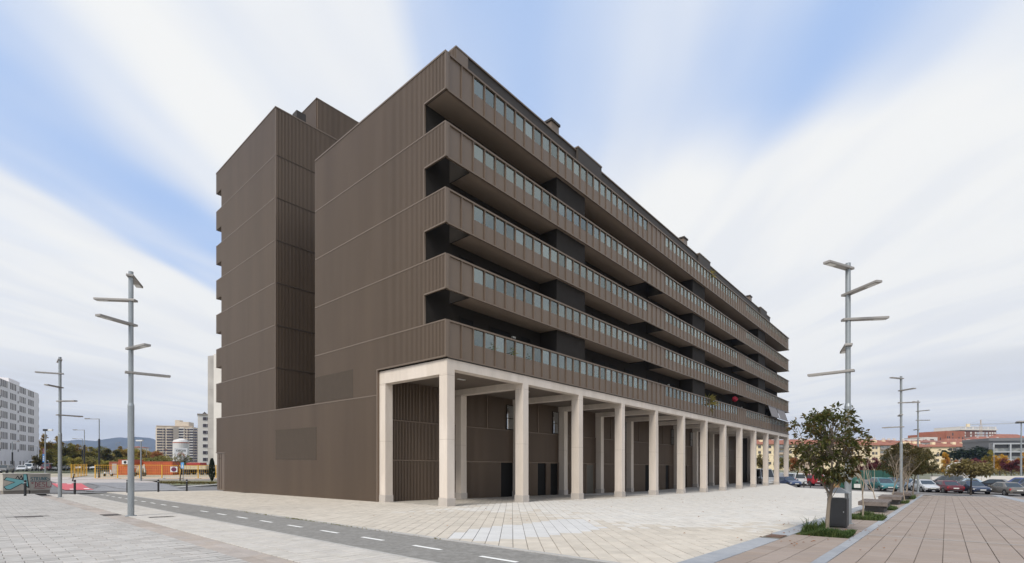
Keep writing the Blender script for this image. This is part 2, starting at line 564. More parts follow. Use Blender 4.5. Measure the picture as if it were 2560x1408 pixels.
plaza_poly = [uv(-7.42, -13.65), uv(-7.42, 31.0)] + [uv(-.02, 30.9), uv(-.02, 5.45), uv(66, 5.45)] + [uv(66, 1)] + [edge[1], edge[2], edge[3], uv(40.3, -13.65)]
plaza_vis = [uv(-7.42, -13.65), uv(-7.42, 31.0), uv(.25, 30.9), uv(.25, 5.7), uv(36, 5.7), uv(36, -13.65)]
plaza = sheet('plaza', plaza_poly, M_mort, -.018)
fresh = [(-1.61, 11.21), (-0.85, 12.98), (1.86, 16.12), (2.21, 16.14), (2.53, 13.07), (0.45, 11.01), (-0.73, 10.41)]
sandy = [(2.85, 15.74), (2.93, 12.71), (4.68, 11.15), (2.83, 8.20), (1.51, 8.35), (-0.25, 10.12), (0.45, 10.94), (2.51, 12.97)]


def pick_plaza(x, y, rr):
    if inside((x, y), fresh): return 2
    u, v = to_uv(x, y)
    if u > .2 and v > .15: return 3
    k = blob(x, y, .22) * .35 + rr.uniform(-.18, .18)
    if inside((x, y), sandy): k += .45
    if u < 2: k += .35 + (.25 if u < -1 else 0)
    if v > -1.1: k += .5
    if u > 4 and v < -3: k -= .5
    return 1 if k > .3 else 0


grate_hole = rect_uv(-1.75, -1.15, -14.03, -13.68)
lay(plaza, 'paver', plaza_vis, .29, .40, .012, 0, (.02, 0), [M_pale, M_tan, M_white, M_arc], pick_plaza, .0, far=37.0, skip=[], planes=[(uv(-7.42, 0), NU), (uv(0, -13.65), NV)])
sheet('far_paving', [uv(-7.42, 17.9), uv(-7.42, 31), uv(-.02, 30.9), uv(-.02, 24.2)], M_tan, .0, plaza, None)
# far half of the square, where single stones can no longer be told apart
def clip_far(poly, y0):
    out = []
    for i in range(len(poly)):
        p, q = poly[i], poly[(i + 1) % len(poly)]
        if p[1] >= y0: out.append(p)
        if (p[1] >= y0) != (q[1] >= y0):
            t = (y0 - p[1]) / (q[1] - p[1]); out.append((p[0] + t * (q[0] - p[0]), y0))
    return out
sheet('far_paving', clip_far([uv(8, 5.45), uv(66, 5.45), uv(66, 1), edge[1], edge[2], edge[3], uv(40.3, -13.65), uv(8, -13.65)], 37.0), M_pale, -.002, plaza, None)
drain = slab('slot_drain', rect_uv(.9, 60, -1.245, -1.175), M_iron, -.06, -.008)

# pavement beside the gutter, then the lighter walkway, the cycle path and its kerbs
pave_poly = rect_uv(-36, -11.5, -13.5, 29.4)
pavement = sheet('pavement', pave_poly, M_mort, -.018)
mh = [rect_uv(-13.55, -12.85, 4.7, 5.4)]
lay(pavement, 'paver', pave_poly, .40, .24, .012, TH, uv(-11.5, 0), [M_grey], lambda x, y, rr: 0, .5, far=33.0, jb=.03, skip=mh, planes=[(uv(-11.5, 0), neg(NU))])
sheet('far_paving', clip_far(pave_poly, 33.0), M_grey, -.002, pavement, None)
gutter = sheet('gutter', rect_uv(-11.5, -10.98, -13.5, 26), M_mort, -.05)
gcut = rect_uv(-11.48, -11.0, 4.1, 4.85)
lay(gutter, 'gutter_stone', rect_uv(-11.5, -10.98, -13.5, 26), .26, 1.0, .006, TH, uv(-11.5, 0), [M_gut], lambda x, y, rr: 0, 0, lift=-.012, skip=[gcut])
walk_poly = rect_uv(-10.98, -9.54, -13.5, 28.6)
walkway = sheet('walkway', walk_poly, M_mort, -.018)
lay(walkway, 'paver', walk_poly, .36, .22, .02, TH, uv(-10.98, 0), [M_wash], lambda x, y, rr: 0, .0, far=33.0, skip=[rect_uv(-10.65, -10.05, 1.9, 2.4)])
cycle = slab('cycle_path', [uv(-9.46, -13.5), uv(-7.55, -13.5), uv(-7.55, 29.0), uv(-9.46, 26.9)], M_path, -.08, -.012)
for a, b, nm in ((-9.54, -9.46, 'kerb'), (-7.55, -7.42, 'kerb')):
    lay(cycle, 'kerb_stone', rect_uv(a, b, -13.5, 27.5), b - a, 1.0, .006, TH, uv(a, 0), [M_kerb], lambda x, y, rr: 0, 0, lift=.004)
for k in range(-5, 17):
    v1 = -5.08 + 1.92 * k
    if 0.5 < v1 - 5.2 < 1.5: continue
    sheet('lane_dash', rect_uv(-8.57, -8.47, v1 - .86, v1), M_paint, -.007, cycle, None)

# granite bands, planting strip and the brown terrace
band = sheet('granite_band', rect_uv(-8.2, 41, -14.09, -13.65), M_mort, -.018)
lay(band, 'granite_slab', rect_uv(-8.2, 41, -14.09, -13.65), 1.0, .44, .006, TH, uv(-8.2, -14.09), [M_blue], lambda x, y, rr: 0, 0, far=60, lift=.004, skip=[grate_hole])
beds = [rect_uv(-.9, .35, -15.24, -14.12), rect_uv(5.5, 7.2, -15.24, -14.12), rect_uv(12.6, 14.5, -15.24, -14.12), rect_uv(20.3, 22.6, -15.24, -14.12), rect_uv(28.0, 31.0, -15.24, -14.12)]
strip_poly = rect_uv(-9, 41, -15.25, -14.09)
strip = sheet('planting_strip', strip_poly, M_mort, -.018)
lay(strip, 'slab', strip_poly, .54, .3867, .011, TH, uv(-9, -15.25), [M_terr], lambda x, y, rr: 0, .0, far=50, skip=beds)
band2 = sheet('granite_edging', rect_uv(-9, 41, -15.45, -15.25), M_mort, -.018)
lay(band2, 'granite_slab', rect_uv(-9, 41, -15.45, -15.25), .8, .2, .006, TH, uv(-9, -15.45), [M_blue], lambda x, y, rr: 0, 0, far=60, lift=.006)
terr_poly = [uv(-9, -15.45), uv(40.3, -15.45), edge[4], edge[5], edge[6], uv(40, -40), uv(-9, -40)]
terrace = sheet('terrace', terr_poly, M_tj, -.018)
cross = [.38, 6.06, 11.75, 17.4, 23.1, 28.8, 34.5]
holes = [rect_uv(c - .05, c + .05, -40, -15.5) for c in cross]
lay(terrace, 'slab', [uv(-9, -15.45), uv(38.5, -15.45), uv(38.5, -40), uv(-9, -40)], .568, .3555, .011, TH, uv(.38 - .568 * 20, -15.45), [M_terr], lambda x, y, rr: 0, 0, far=44)
for c in cross:
    sheet('joint_strip', rect_uv(c - .035, c + .035, -40, -15.46), M_kerb, .004, terrace, None)
sheet('granite_line', [(42.81, 43.42), (43.75, 43.57), (28.51, 25.47), (27.57, 25.38)], M_blue, .006, terrace, None)
# pale kerb along the car park
for i in range(1, len(edge) - 1):
    a, b = Vector(edge[i]), Vector(edge[i + 1]); d = (b - a).normalized(); n = Vector((-d.y, d.x))
    if i == 1: kerb_root = slab('car_park_kerb', [a, b, b + n * .5, a + n * .5], M_kerb, -.6, .01)
    else: slab('kerb_stone', [a, b, b + n * .5, a + n * .5], M_kerb, -.6, .01, kerb_root)

# ---- the street corner behind: red crossing, setts, far pavement
setts = sheet('raised_crossing', [(-34.29, 39.12), (-28.79, 43.18), (-38.91, 55.29), (-44.10, 60.54), (-52.04, 59.37), (-44.63, 52.65)], M_mort, -.022)
lay(setts, 'sett', [(-34.29, 39.12), (-28.79, 43.18), (-38.91, 55.29), (-44.10, 60.54), (-52.04, 59.37), (-44.63, 52.65)], .5, .3, .02, TH, (-30, 40), [M_sett], lambda x, y, rr: 0, .5, far=80)
redp = sheet('red_crossing', [(-53.81, 56.75), (-50.66, 57.20), (-36.61, 42.60), (-38.06, 41.40)], M_red, .004)
for q in ([(-52.48, 55.88), (-52.03, 55.94), (-51.23, 55.23), (-51.67, 55.17)], [(-51.46, 56.13), (-51.05, 56.29), (-50.18, 55.47), (-50.58, 55.32)],
          [(-40.46, 44.41), (-40.31, 44.73), (-38.72, 43.17), (-38.94, 42.85)], [(-40.70, 46.12), (-40.51, 46.48), (-38.86, 44.79), (-39.08, 44.45)]):
    sheet('crossing_mark', q, M_paint, .009, redp, None)
slab('drop_kerb', [(-45.70, 53.90), (-45.46, 53.94), (-33.71, 43.38), (-34.25, 43.26)], M_road, -.08, .006)
farpave = slab('far_pavement', [(-63.87, 66.90), (-53.92, 68.61), (-43.48, 72.56), (-47.78, 79.74), (-61.39, 78.10), (-72.46, 75.90)], M_pink, -.2, .03)
slab('far_pavement', [(-53.44, 57.46), (-44.02, 60.44), (-47.40, 63.99), (-53.49, 68.05), (-63.37, 66.38)], M_pink, -.2, -.002)
lot = sheet('building_plot', [(-72.79, 76.24), (-48.00, 80.12), (-62.50, 104.30), (-92.07, 96.44)], mat('dry_soil', (.36, .31, .24), .95, var=.2, scale=.8, bump=.3, col2=(.27, .25, .18)), -.01)
M_verge = mat('verge_soil', (.17, .155, .10), .95, var=.3, scale=2, bump=.5, col2=(.10, .12, .05))
slab('planted_median', [(-43.58, 60.03), (-36.98, 61.72), (-39.04, 65.16), (-46.46, 64.00)], M_verge, -.1, .08)
slab('white_kerb', [(-35.92, 50.62), (-34.94, 58.32), (-34.41, 57.43), (-34.55, 49.50)], M_kerb, -.1, -.01)
# iron covers set in the paving
def cover(label, pts, m, nm='manhole_cover', dz=.003):
    o = slab(nm, pts, m, -.05, dz, kind=None)
    return tag(o, label, 'cover')
c0 = uv(-13.2, 5.06)
cover('round dark iron manhole cover in the grey paving', [(c0[0] + .34 * math.cos(k * R(15)), c0[1] + .34 * math.sin(k * R(15))) for k in range(24)], M_iron)
cover('rectangular iron cover in the pale walkway beside the nearest lamp', rect_uv(-10.6, -10.1, 1.95, 2.35), M_iron, 'drain_cover')
cover('dark drain grate sunk in the gutter line', rect_uv(-11.47, -11.01, 4.15, 4.8), M_iron, 'drain_grate', -.01)
cover('rusty square drain grate in the bluish granite band', rect_uv(-1.73, -1.17, -14.02, -13.69), M_rust, 'drain_grate', .0)
cover('small dark grate at the far end of the gutter', rect_uv(-11.5, -11.0, 24.6, 26.2), M_iron, 'drain_grate', .0)

# ---------------------------------------------------------------- the dark ribbed apartment building over its arcade
FA, FB = -.01166, .01042       # the courses run with the fall of the two streets
M_rib = mat('bronze_cladding', (.160, .117, .084), .42, .36, var=.10, scale=.6, stretch=(1, 1, .12), spec=.5)
M_pan = mat('bronze_panel', (.162, .121, .09), .42, .4, var=.04, scale=.6, spec=.5, rand=.03)
M_fin = mat('bronze_fin', (.17, .125, .092), .42, .4, var=.04, scale=2)
M_cap = mat('bronze_trim', (.172, .129, .096), .42, .36, var=.04, scale=2)
M_grill = mat('perforated_sheet', (.068, .053, .041), .7, 0, var=.06, scale=3, spec=.15)
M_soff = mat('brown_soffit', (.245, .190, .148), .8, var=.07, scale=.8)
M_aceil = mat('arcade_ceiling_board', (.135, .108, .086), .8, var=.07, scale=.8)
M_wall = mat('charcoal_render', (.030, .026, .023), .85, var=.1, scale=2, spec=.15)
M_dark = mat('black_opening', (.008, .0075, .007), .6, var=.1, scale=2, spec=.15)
M_conc = mat('pale_concrete', (.615, .545, .48), .8, var=.07, scale=1.6, bump=.2, bscale=35, col2=(.565, .495, .425), stretch=(1.4, 1.4, .35))
M_joint = mat('concrete_joint', (.36, .31, .26), .9)
M_plin = mat('grey_plinth', (.47, .425, .385), .85, var=.05, scale=3, bump=.12, col2=(.43, .39, .35))
M_roofm = mat('dark_roof_metal', (.055, .047, .041), .6, .1, var=.08, scale=2, spec=.25)
M_glass = glass_mat('balcony_glass', (.52, .645, .62), .16, .04, (.84, .95, .93))
M_wglass = glass_mat('window_glass', (.10, .12, .12), .10, .02)
M_lampw = mat('lamp_white', (.6, .6, .58), .4, var=.03)

bld = thing('apartment_building', 'long dark bronze apartment building with balcony bands above a pale concrete arcade', 'building', (CXY[0], CXY[1], 0), TH)


def shear(x, y, z): return (x, y, z + FA * x + FB * y)


def part(name, mb, mats, parent=None, smooth=False, bevel=0):
    mb.map(shear)
    return mb.build(name, mats, parent or bld, smooth, bevel)


def gz(u, v):       # ground height under a point of the plan, given in the building's own course heights
    x, y = uv(u, v)
    return G(x, y) - FA * u - FB * v


def ribs(mb, axis, s0, s1, z0, z1, off, out=-1, pitch=.1, depth=.07):
    """Trapezoid ribs along axis ('u' or 'v') on the plane off, standing out towards `out`. z0/z1 may be functions."""
    f0 = z0 if callable(z0) else (lambda s: z0)
    f1 = z1 if callable(z1) else (lambda s: z1)
    n = max(1, round((s1 - s0) / pitch)); p = (s1 - s0) / n
    pts = []
    for k in range(n):
        s = s0 + k * p
        pts += [(s, 0), (s + .40 * p, 0), (s + .46 * p, 1), (s + .94 * p, 1)]
    pts.append((s1, 0))
    v = []
    for s, d in pts:
        o = off + out * depth * d
        for z in (f0(s), f1(s)):
            v.append((s, o, z) if axis == 'u' else (o, s, z))
    mb.add(v, [(2 * i, 2 * i + 2, 2 * i + 3, 2 * i + 1) for i in range(len(pts) - 1)])
    return mb


L = [0, 6.49, 9.49, 12.49, 15.49, 18.66]       # balcony rails and course lines at the corner
BOT = [0, 4.82, 7.92, 10.92, 13.92, 16.97]     # undersides of the metal bands
Z0 = 3.49
LEN, DEP, GAP1, DEP2 = 64.6, 12.44, 18.38, 30.6
V_W = 1.54                                     # apartment wall behind the balconies

# --- gable of the near block: one ribbed band per storey
for i in range(1, 6):
    z1 = L[i] - .03; z0 = (L[i - 1] if i > 1 else Z0) + .03
    mb = MB()
    if i == 1:
        ribs(mb, 'v', .02, 5.56, BOT[1] + .05, z1, 0)
        ribs(mb, 'v', 5.56, DEP, Z0 + .03, z1, 0)
    else:
        ribs(mb, 'v', .02, V_W, BOT[i] + .05, z1, 0)
        ribs(mb, 'v', V_W, DEP, z0, z1, 0)
    part('ribbed_cladding', mb, M_rib)
# low wall that ties the two blocks together, down to the ground
mb = MB(); ribs(mb, 'v', 5.56, 28.6, lambda s: gz(0, s) - .05, Z0 - .03, 0)
ribs(mb, 'v', 28.6, 30.55, .55, Z0 - .03, 0)
part('ribbed_cladding', mb, M_rib)
# far block: gable and the side that faces the light well
TW = [Z0 + 3.0 * k for k in range(7)] + [24.85]
for k in range(7):
    mb = MB()
    a, b = TW[k] + .03, TW[k + 1] - .03
    ribs(mb, 'v', GAP1, 29.3, a, b, 0)
    lo = b - 1.55 if k < 6 else b - 1.75
    ribs(mb, 'v', 29.3, DEP2, lo, b, 0)
    part('ribbed_cladding', mb, M_rib)
    mb = MB(); ribs(mb, 'u', .02, 22, a, b, GAP1)
    part('ribbed_cladding', mb, M_rib)
# solid cores behind the sheets
mb = MB()
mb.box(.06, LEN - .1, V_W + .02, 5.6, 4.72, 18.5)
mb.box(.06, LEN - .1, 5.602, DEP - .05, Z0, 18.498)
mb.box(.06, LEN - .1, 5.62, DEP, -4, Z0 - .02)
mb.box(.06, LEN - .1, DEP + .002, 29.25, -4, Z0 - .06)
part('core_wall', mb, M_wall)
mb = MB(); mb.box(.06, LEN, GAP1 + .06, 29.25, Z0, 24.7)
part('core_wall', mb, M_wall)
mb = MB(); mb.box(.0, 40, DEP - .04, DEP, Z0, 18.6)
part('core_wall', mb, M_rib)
# trims along the course lines
mb = MB()
for i in range(1, 5): mb.box(-.08, .0, .02, DEP, L[i] - .03, L[i] + .03)
mb.box(-.09, .25, -.0, DEP, L[5] - .03, L[5] + .05)
mb.box(-.08, .0, 5.56, DEP2, Z0 - .03, Z0 + .03)
for i in range(1, 6): mb.box(-.08, .0, -.0, V_W + .02 if i > 1 else 5.56, BOT[i] - .02, BOT[i] + .05)
mb.box(-.082, .03, 5.50, 5.58, -2.6, BOT[1] + .05)
for i in range(1, 6): mb.box(-.082, .08, -.02, .03, BOT[i], L[i])
for i in range(2, 6): mb.box(-.078, .02, V_W, V_W + .06, L[i - 1] + .03, BOT[i] - .02)
for k in range(1, 7): mb.box(-.08, .0, GAP1, DEP2 if k else 29.3, TW[k] - .03, TW[k] + .03)
mb.box(-.09, .2, GAP1 - .09, DEP2 + .02, TW[7] - .03, TW[7] + .05)
mb.box(.2, 22, GAP1 - .09, GAP1 + .2, TW[7] - .03, TW[7] + .05)
mb.box(-.06, .02, GAP1 - .05, GAP1 + .03, Z0 + .03, TW[7] - .03)
mb.box(-.06, .04, DEP - .03, DEP + .02, Z0 + .03, L[5] - .03)
part('cladding_trim', mb, M_cap)
mb = MB()
for k in range(1, 7): mb.box(.02, 22, GAP1 - .085, GAP1, TW[k] - .03, TW[k] + .03)
part('cladding_trim', mb, M_grill)
# balconies on the far side, seen edge on
for k in range(7):
    b = TW[k + 1] - .03; lo = b - (1.55 if k < 6 else 1.75)
    mb = MB(); mb.box(.03, 60, 29.3, DEP2 - .02, lo + .02, lo + .3); mb.box(.03, 60, DEP2 - .06, DEP2, lo, b)
    part('rear_balcony', mb, M_soff)
# perforated vents
for v0, v1, za, zb in ((12.25, 18.3, .02, 2.07), (7.95, DEP - .04, 3.58, 5.15)):
    mb = MB(); mb.box(-.078, -.064, v0, v1, za, zb)
    part('perforated_vent', mb, M_grill)
# service doors at the far end of the low wall
mb = MB(); mb.box(-.03, .02, 28.62, 30.5, -2.7, .47)
dr = part('service_door', mb, M_rib)
mb = MB(); mb.box(-.1, .0, 28.2, 30.6, .47, .55); part('door_canopy', mb, M_cap, dr)
mb = MB(); mb.box(-.05, -.032, 29.9, 29.94, -2.6, .4); mb.box(-.05, -.032, 29.4, 29.44, -2.6, .46); mb.box(-.05, -.032, 29.45, 30.1, .02, .06)
part('door_frame', mb, M_grill, dr)

# --- roofs
mb = MB()
mb.box(1.45, 58.3, 1.0, DEP - .3, 18.5, 20.30)
part('roof_parapet', mb, M_roofm)
mb = MB(); mb.box(1.38, 58.36, .93, 1.2, 20.30, 20.38); mb.box(1.38, 1.5, 1.2, DEP, 20.30, 20.38)
part('roof_coping', mb, M_cap)
mb = MB(); ribs(mb, 'v', .97, DEP - 3, 18.4, 20.29, 1.43); part('ribbed_cladding', mb, M_rib)
mb = MB(); mb.box(1.40, 2.2, .95, .99, 18.4, 20.29); part('parapet_panel', mb, M_pan)
for u in (10.0, 30.7, 51.4):
    mb = MB(); mb.box(u - .05, u + .75, 1.6, 2.35, 19.5, 21.6)
    ch = part('chimney', mb, M_pan)
    mb = MB(); mb.box(u - .12, u + .82, 1.53, 2.42, 21.603, 21.74); part('chimney_cap', mb, M_roofm, ch)
    mb = MB(); mb.box(u + 1.75, u + 4.6, .80, 3.0, 18.6, 20.45)
    hb = part('roof_hatch', mb, M_roofm)
    mb = MB(); mb.box(u + 1.72, u + 4.63, .77, 3.0, 20.453, 20.55); part('hatch_cap', mb, M_cap, hb)
# stair head and small vents on the far block
mb = MB(); mb.box(3.05, 16, 18.5, 23.9, 24.5, 27.2); sh = part('stair_head', mb, M_wall)
mb = MB(); ribs(mb, 'v', 18.45, 23.9, 24.6, 27.2, 3.04); ribs(mb, 'u', 3.0, 16, 24.6, 27.2, 18.44); part('ribbed_cladding', mb, M_rib, sh)
mb = MB(); mb.box(2.95, 16, 18.36, 23.95, 27.2, 27.27); part('roof_coping', mb, M_cap, sh)
mb = MB(); mb.box(5.2, 6.6, 25.0, 26.6, 24.6, 27.4); part('vent_stack', mb, M_pan)
mb = MB(); mb.box(1.6, 2.3, 18.7, 19.4, 24.7, 25.75); part('vent_stack', mb, M_roofm)

# --- balconies of the long front
PITCH = .764; N_P = 84; U0 = .17
SOLID = lambda k: k % 28 in (0, 1, 26, 27) and k < 80 or k > 82
VOIDS = [(.1, 1.55), (19.85, 22.9), (41.2, 44.3)]


def panel_mesh(h, name):
    mb = MB(); w = PITCH
    mb.box(0, w, .07, .095, 0, h)
    mb.v = [(p[0], p[1], p[2] + FA * p[0]) for p in mb.v]
    return mb.mesh(name, M_pan)


def pane_mesh(h):
    mb = MB(); mb.box(.02, PITCH - .06, .078, .09, 0, h)
    mb.v = [(p[0], p[1], p[2] + FA * p[0]) for p in mb.v]
    return mb.mesh('glass_pane', M_glass)


OWN = 60
for i in range(1, 6):
    zb, zt = BOT[i], L[i]
    h = zt - zb
    # slab: soffit with gaps over the double-height voids
    mb = MB(); segs = []; s = .06
    for a, b in (VOIDS if i in (2, 3, 4) else []):
        if a - s > .3: segs.append((s, a))
        s = b
    segs.append((s, LEN - .02))
    for a, b in segs: mb.box(a, b, .11, V_W, zb + .03, zb + .42)
    bal = part('balcony', mb, M_soff)
    for a, b in segs:
        if a > 1: part('dark_screen', MB().box(a - .06, a - .001, .11, V_W, zb - .02, zt - .06), M_wall, bal)  # dark screen added to hide the lit soffit and keep the void dark
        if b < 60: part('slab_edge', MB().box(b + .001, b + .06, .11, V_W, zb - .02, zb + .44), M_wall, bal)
    mb = MB()
    mb.box(U0 - .13, LEN, .0, .105, zb - .03, zb + .04)
    mb.box(U0 - .13, LEN, .0, .105, zt - .05, zt + .03)
    mb.box(LEN - .06, LEN, .105, V_W, zb - .03, zb + .04); mb.box(LEN - .06, LEN, .105, V_W, zt - .05, zt + .03)
    part('rail', mb, M_fin, bal)
    mb = MB(); mb.box(.02, U0, .01, .09, zb + .04, zt - .05); part('corner_post', mb, M_fin, bal)
    hl = h * .49
    full, low, pane = panel_mesh(h - .09, 'panel'), panel_mesh(hl, 'panel'), pane_mesh(h - hl - .09)
    fin = MB(); rp = MB(); rg = MB()
    for k in range(N_P):
        u = U0 + k * PITCH; zz = zb + .04 + FA * u
        if i == 5 and k in (60, 70): pass
        fin.box(u - .02, u + .02, .005, .08, zb + .04, zt - .05)
        fin.box(u - .05, u - .02, .075, .1, zb + .04 + hl, zt - .05)
        sol = SOLID(k)
        if k < OWN:
            o = bpy.data.objects.new('panel', full if sol else low); COL.objects.link(o); o.parent = bal; o.location = (u, 0, zz)
            if not sol:
                o = bpy.data.objects.new('glass_pane', pane); COL.objects.link(o); o.parent = bal; o.location = (u, 0, zz + hl)
        else:
            rp.box(u, u + PITCH, .07, .095, zb + .04, zb + .04 + (h - .09 if sol else hl))
            if not sol: rg.box(u + .02, u + PITCH - .06, .078, .09, zb + .04 + hl, zt - .05)
    # return at the far end
    for v in (.5, 1.0, 1.5):
        fin.box(LEN - .07, LEN - .02, v - .02, v + .02, zb + .04, zt - .05)
    rp.box(LEN - .06, LEN - .04, .1, V_W, zb + .04, zb + .04 + hl)
    rg.box(LEN - .055, LEN - .045, .1, V_W, zb + .04 + hl, zt - .05)
    part('fin', fin, M_fin, bal)['kind'] = 'stuff'
    part('panel', rp, M_pan, bal)['kind'] = 'stuff'
    part('glass_pane', rg, M_glass, bal)['kind'] = 'stuff'

# inner side of the balcony gable, storage boxes, doors and lamps along the apartment wall
mb = MB()
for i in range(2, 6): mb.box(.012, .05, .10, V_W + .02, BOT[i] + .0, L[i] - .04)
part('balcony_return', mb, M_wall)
BOX = [(8.73, 11.73), (29.4, 32.4), (50.1, 53.1)]
for a, b in BOX:
    for i in range(1, 5):
        mb = MB(); mb.box(a, b, .28, V_W, BOT[i] + .42, BOT[i + 1] + .03)
        part('storage_box', mb, M_wall)
for i in range(1, 6):
    for m0 in (0, 20.7, 41.4):
        for du, w in ((2.2, .9), (4.4, 1.6), (6.9, .9), (12.4, 1.0), (14.6, 1.6), (17.0, .9), (19.2, 1.2)):
            u = m0 + du
            if u + w > LEN - .5: continue
            top = BOT[i] + .42 + 2.15
            mb = MB(); mb.box(u, u + w, V_W - .01, V_W + .03, BOT[i] + .45, top)
            dd = part('balcony_door', mb, M_dark)
            mb = MB()
            for q in (u - .05, u + w): mb.box(q, q + .05, V_W - .03, V_W - .012, BOT[i] + .45, top + .05)
            mb.box(u - .05, u + w + .05, V_W - .03, V_W - .012, top + .002, top + .06)
            part('door_frame', mb, M_wall, dd)
        mb = MB(); mb.box(m0 + 6.1, m0 + 6.35, V_W - .12, V_W - .012, BOT[i] + 2.3, BOT[i] + 2.4)
        part('wall_lamp', mb, M_lampw)

# --- arcade
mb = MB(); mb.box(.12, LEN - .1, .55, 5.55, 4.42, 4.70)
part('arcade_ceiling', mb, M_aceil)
PC = 5.325
for n in range(13):
    u = n * PC + .05
    for v0, v1, nm in ((.04, .60, 'column'), (4.97, 5.53, 'inner_column')):
        w = .46
        if nm == 'inner_column' and n == 12: pass
        g0, g1 = gz(u + w / 2, (v0 + v1) / 2), 0
        mb = MB(); mb.box(u, u + w, v0, v1, g0 + .38, 4.065)
        c = part(nm, mb, M_conc, bevel=.012)
        for zj in (4.0, 1.05):
            mb = MB(); mb.box(u - .0015, u + w + .0015, v0 - .0015, v1 + .0015, zj, zj + .012); part('pour_joint', mb, M_joint, c)
        mb = MB(); mb.box(u - .03, u + w + .03, v0 - .03, v1 + .03, g0 - .1, g0 + .38)
        part('plinth', mb, M_plin, c, bevel=.012)
    mb = MB(); mb.box(u + .003, u + w - .003, .601, 5.53, 4.075, 4.74)
    mb.box(u + .0, u + w - .0, .043, .601, 4.068, 4.742)
    part('cross_beam', mb, M_conc)
    if n < 12:
        mb = MB(); mb.box(u + w + .001, u + PC - .001, .045, .58, 4.30, 4.74)
        part('edge_beam', mb, M_conc)
mb = MB(); mb.box(.02, LEN, .0, .56, 4.745, 4.79); part('shadow_gap', mb, M_wall)
# back wall of the arcade: three courses of ribs, with its openings
openings = [(9.45, 10.9), (13.4, 14.45), (14.95, 15.95), (25.2, 26.0), (30.5, 31.6), (35.2, 36.2), (40.0, 41.0), (47, 48)]
mb = MB(); s = .1
low = lambda q: gz(q, 5.5) - .05
for a, b in openings + [(60.6, 60.6)]:
    ribs(mb, 'u', s, a, low, .04, 5.54); s = b
part('ribbed_cladding', mb, M_rib)
for za, zb in ((.10, 2.22), (2.28, 4.42)):
    mb = MB(); ribs(mb, 'u', .1, 60.6, za, zb, 5.55 + (.05 if za > 2 else 0)); part('ribbed_cladding', mb, M_rib)
mb = MB(); mb.box(.1, 60.6, 5.455, 5.54, .04, .10); mb.box(.1, 60.6, 5.455, 5.6, 2.22, 2.28)
for u in (2.6, 8.1, 13.4, 18.6, 23.9, 29.2, 34.6): mb.box(u, u + .07, 5.47, 5.58, 2.28, 4.42)
part('cladding_trim', mb, M_rib)
mb = MB(); mb.box(60.6, 60.7, 5.5, DEP, -4, 4.4); part('core_wall', mb, M_wall)
for a, b in openings:
    mb = MB(); g = gz((a + b) / 2, 5.6)
    mb.box(a, b, 5.595, 5.61, g - .1, .04)
    op = part('doorway', mb, M_dark)
    mb = MB(); mb.box(a - .06, a, 5.49, 5.6, g - .1, .04); mb.box(b, b + .06, 5.49, 5.6, g - .1, .04)
    part('door_frame', mb, M_rib, op)
mb = MB(); g = gz(20.4, 5.5); mb.box(19.9, 20.9, 5.46, 5.49, g, -.05)
sd_ = part('steel_door', mb, mat('olive_grey_door', (.085, .078, .062), .5, .2, var=.05))
mb = MB(); mb.box(19.84, 19.9, 5.45, 5.5, g, 0); mb.box(20.9, 20.96, 5.45, 5.5, g, 0); mb.box(19.84, 20.96, 5.45, 5.5, -.048, 0.0)
mb.box(20.7, 20.8, 5.44, 5.46, -.32, -.28)
part('door_frame', mb, M_fin, sd_)
for a in (10.0, 15.2, 26.3, 31.4, 36.6, 41.9):
    mb = MB(); mb.box(a, a + .75, 5.46, 5.50, 2.30, 4.0)
    w = part('window', mb, M_dark)
    mb = MB(); mb.box(a + .03, a + .72, 5.45, 5.457, 2.34, 3.05); mb.box(a + .03, a + .72, 5.45, 5.457, 3.10, 3.96)
    part('glass_pane', mb, glass_mat('lobby_glass', (.2, .24, .25), .35, .02), w)
    mb = MB(); mb.box(a, a + .75, 5.44, 5.449, 3.05, 3.10); mb.box(a, a + .03, 5.44, 5.449, 2.3, 4.0); mb.box(a + .72, a + .75, 5.44, 5.449, 2.3, 4.0)
    part('window_frame', mb, M_grill, w)
mb = MB()
for n in range(12): mb.box(n * PC + 2.7, n * PC + 3.2, 2.2, 2.36, 4.39, 4.42)
part('ceiling_lamp', mb, M_lampw)


def bpoint(u, v, z):      # a point of the building in the world
    x, y = uv(u, v); return Vector((x, y, z + FA * u + FB * v))


# things people have put on the balconies
M_awn = mat('grey_awning', (.19, .18, .185), .85, var=.06, scale=5)
for k, (a, b) in enumerate(((53.6, 57.5), (57.8, 61.9))):
    mb = MB()
    p = [bpoint(a, .05, 7.9), bpoint(b, .05, 7.9), bpoint(b, -.38, 6.5), bpoint(a, -.38, 6.5)]
    q = [t + Vector((0, 0, .02)) for t in p]
    mb.add(p + q, [(3, 2, 1, 0), (4, 5, 6, 7), (0, 1, 5, 4), (1, 2, 6, 5), (2, 3, 7, 6), (3, 0, 4, 7)])
    mb.beam(p[3], p[2], .05, .05)
    tag(mb.build('awning', M_awn), ('grey sloping fabric awning at the far corner of the balconies' if k else 'grey sloping fabric awning next to the corner one under the second balcony'), 'awning', 'awnings on the lowest balcony')

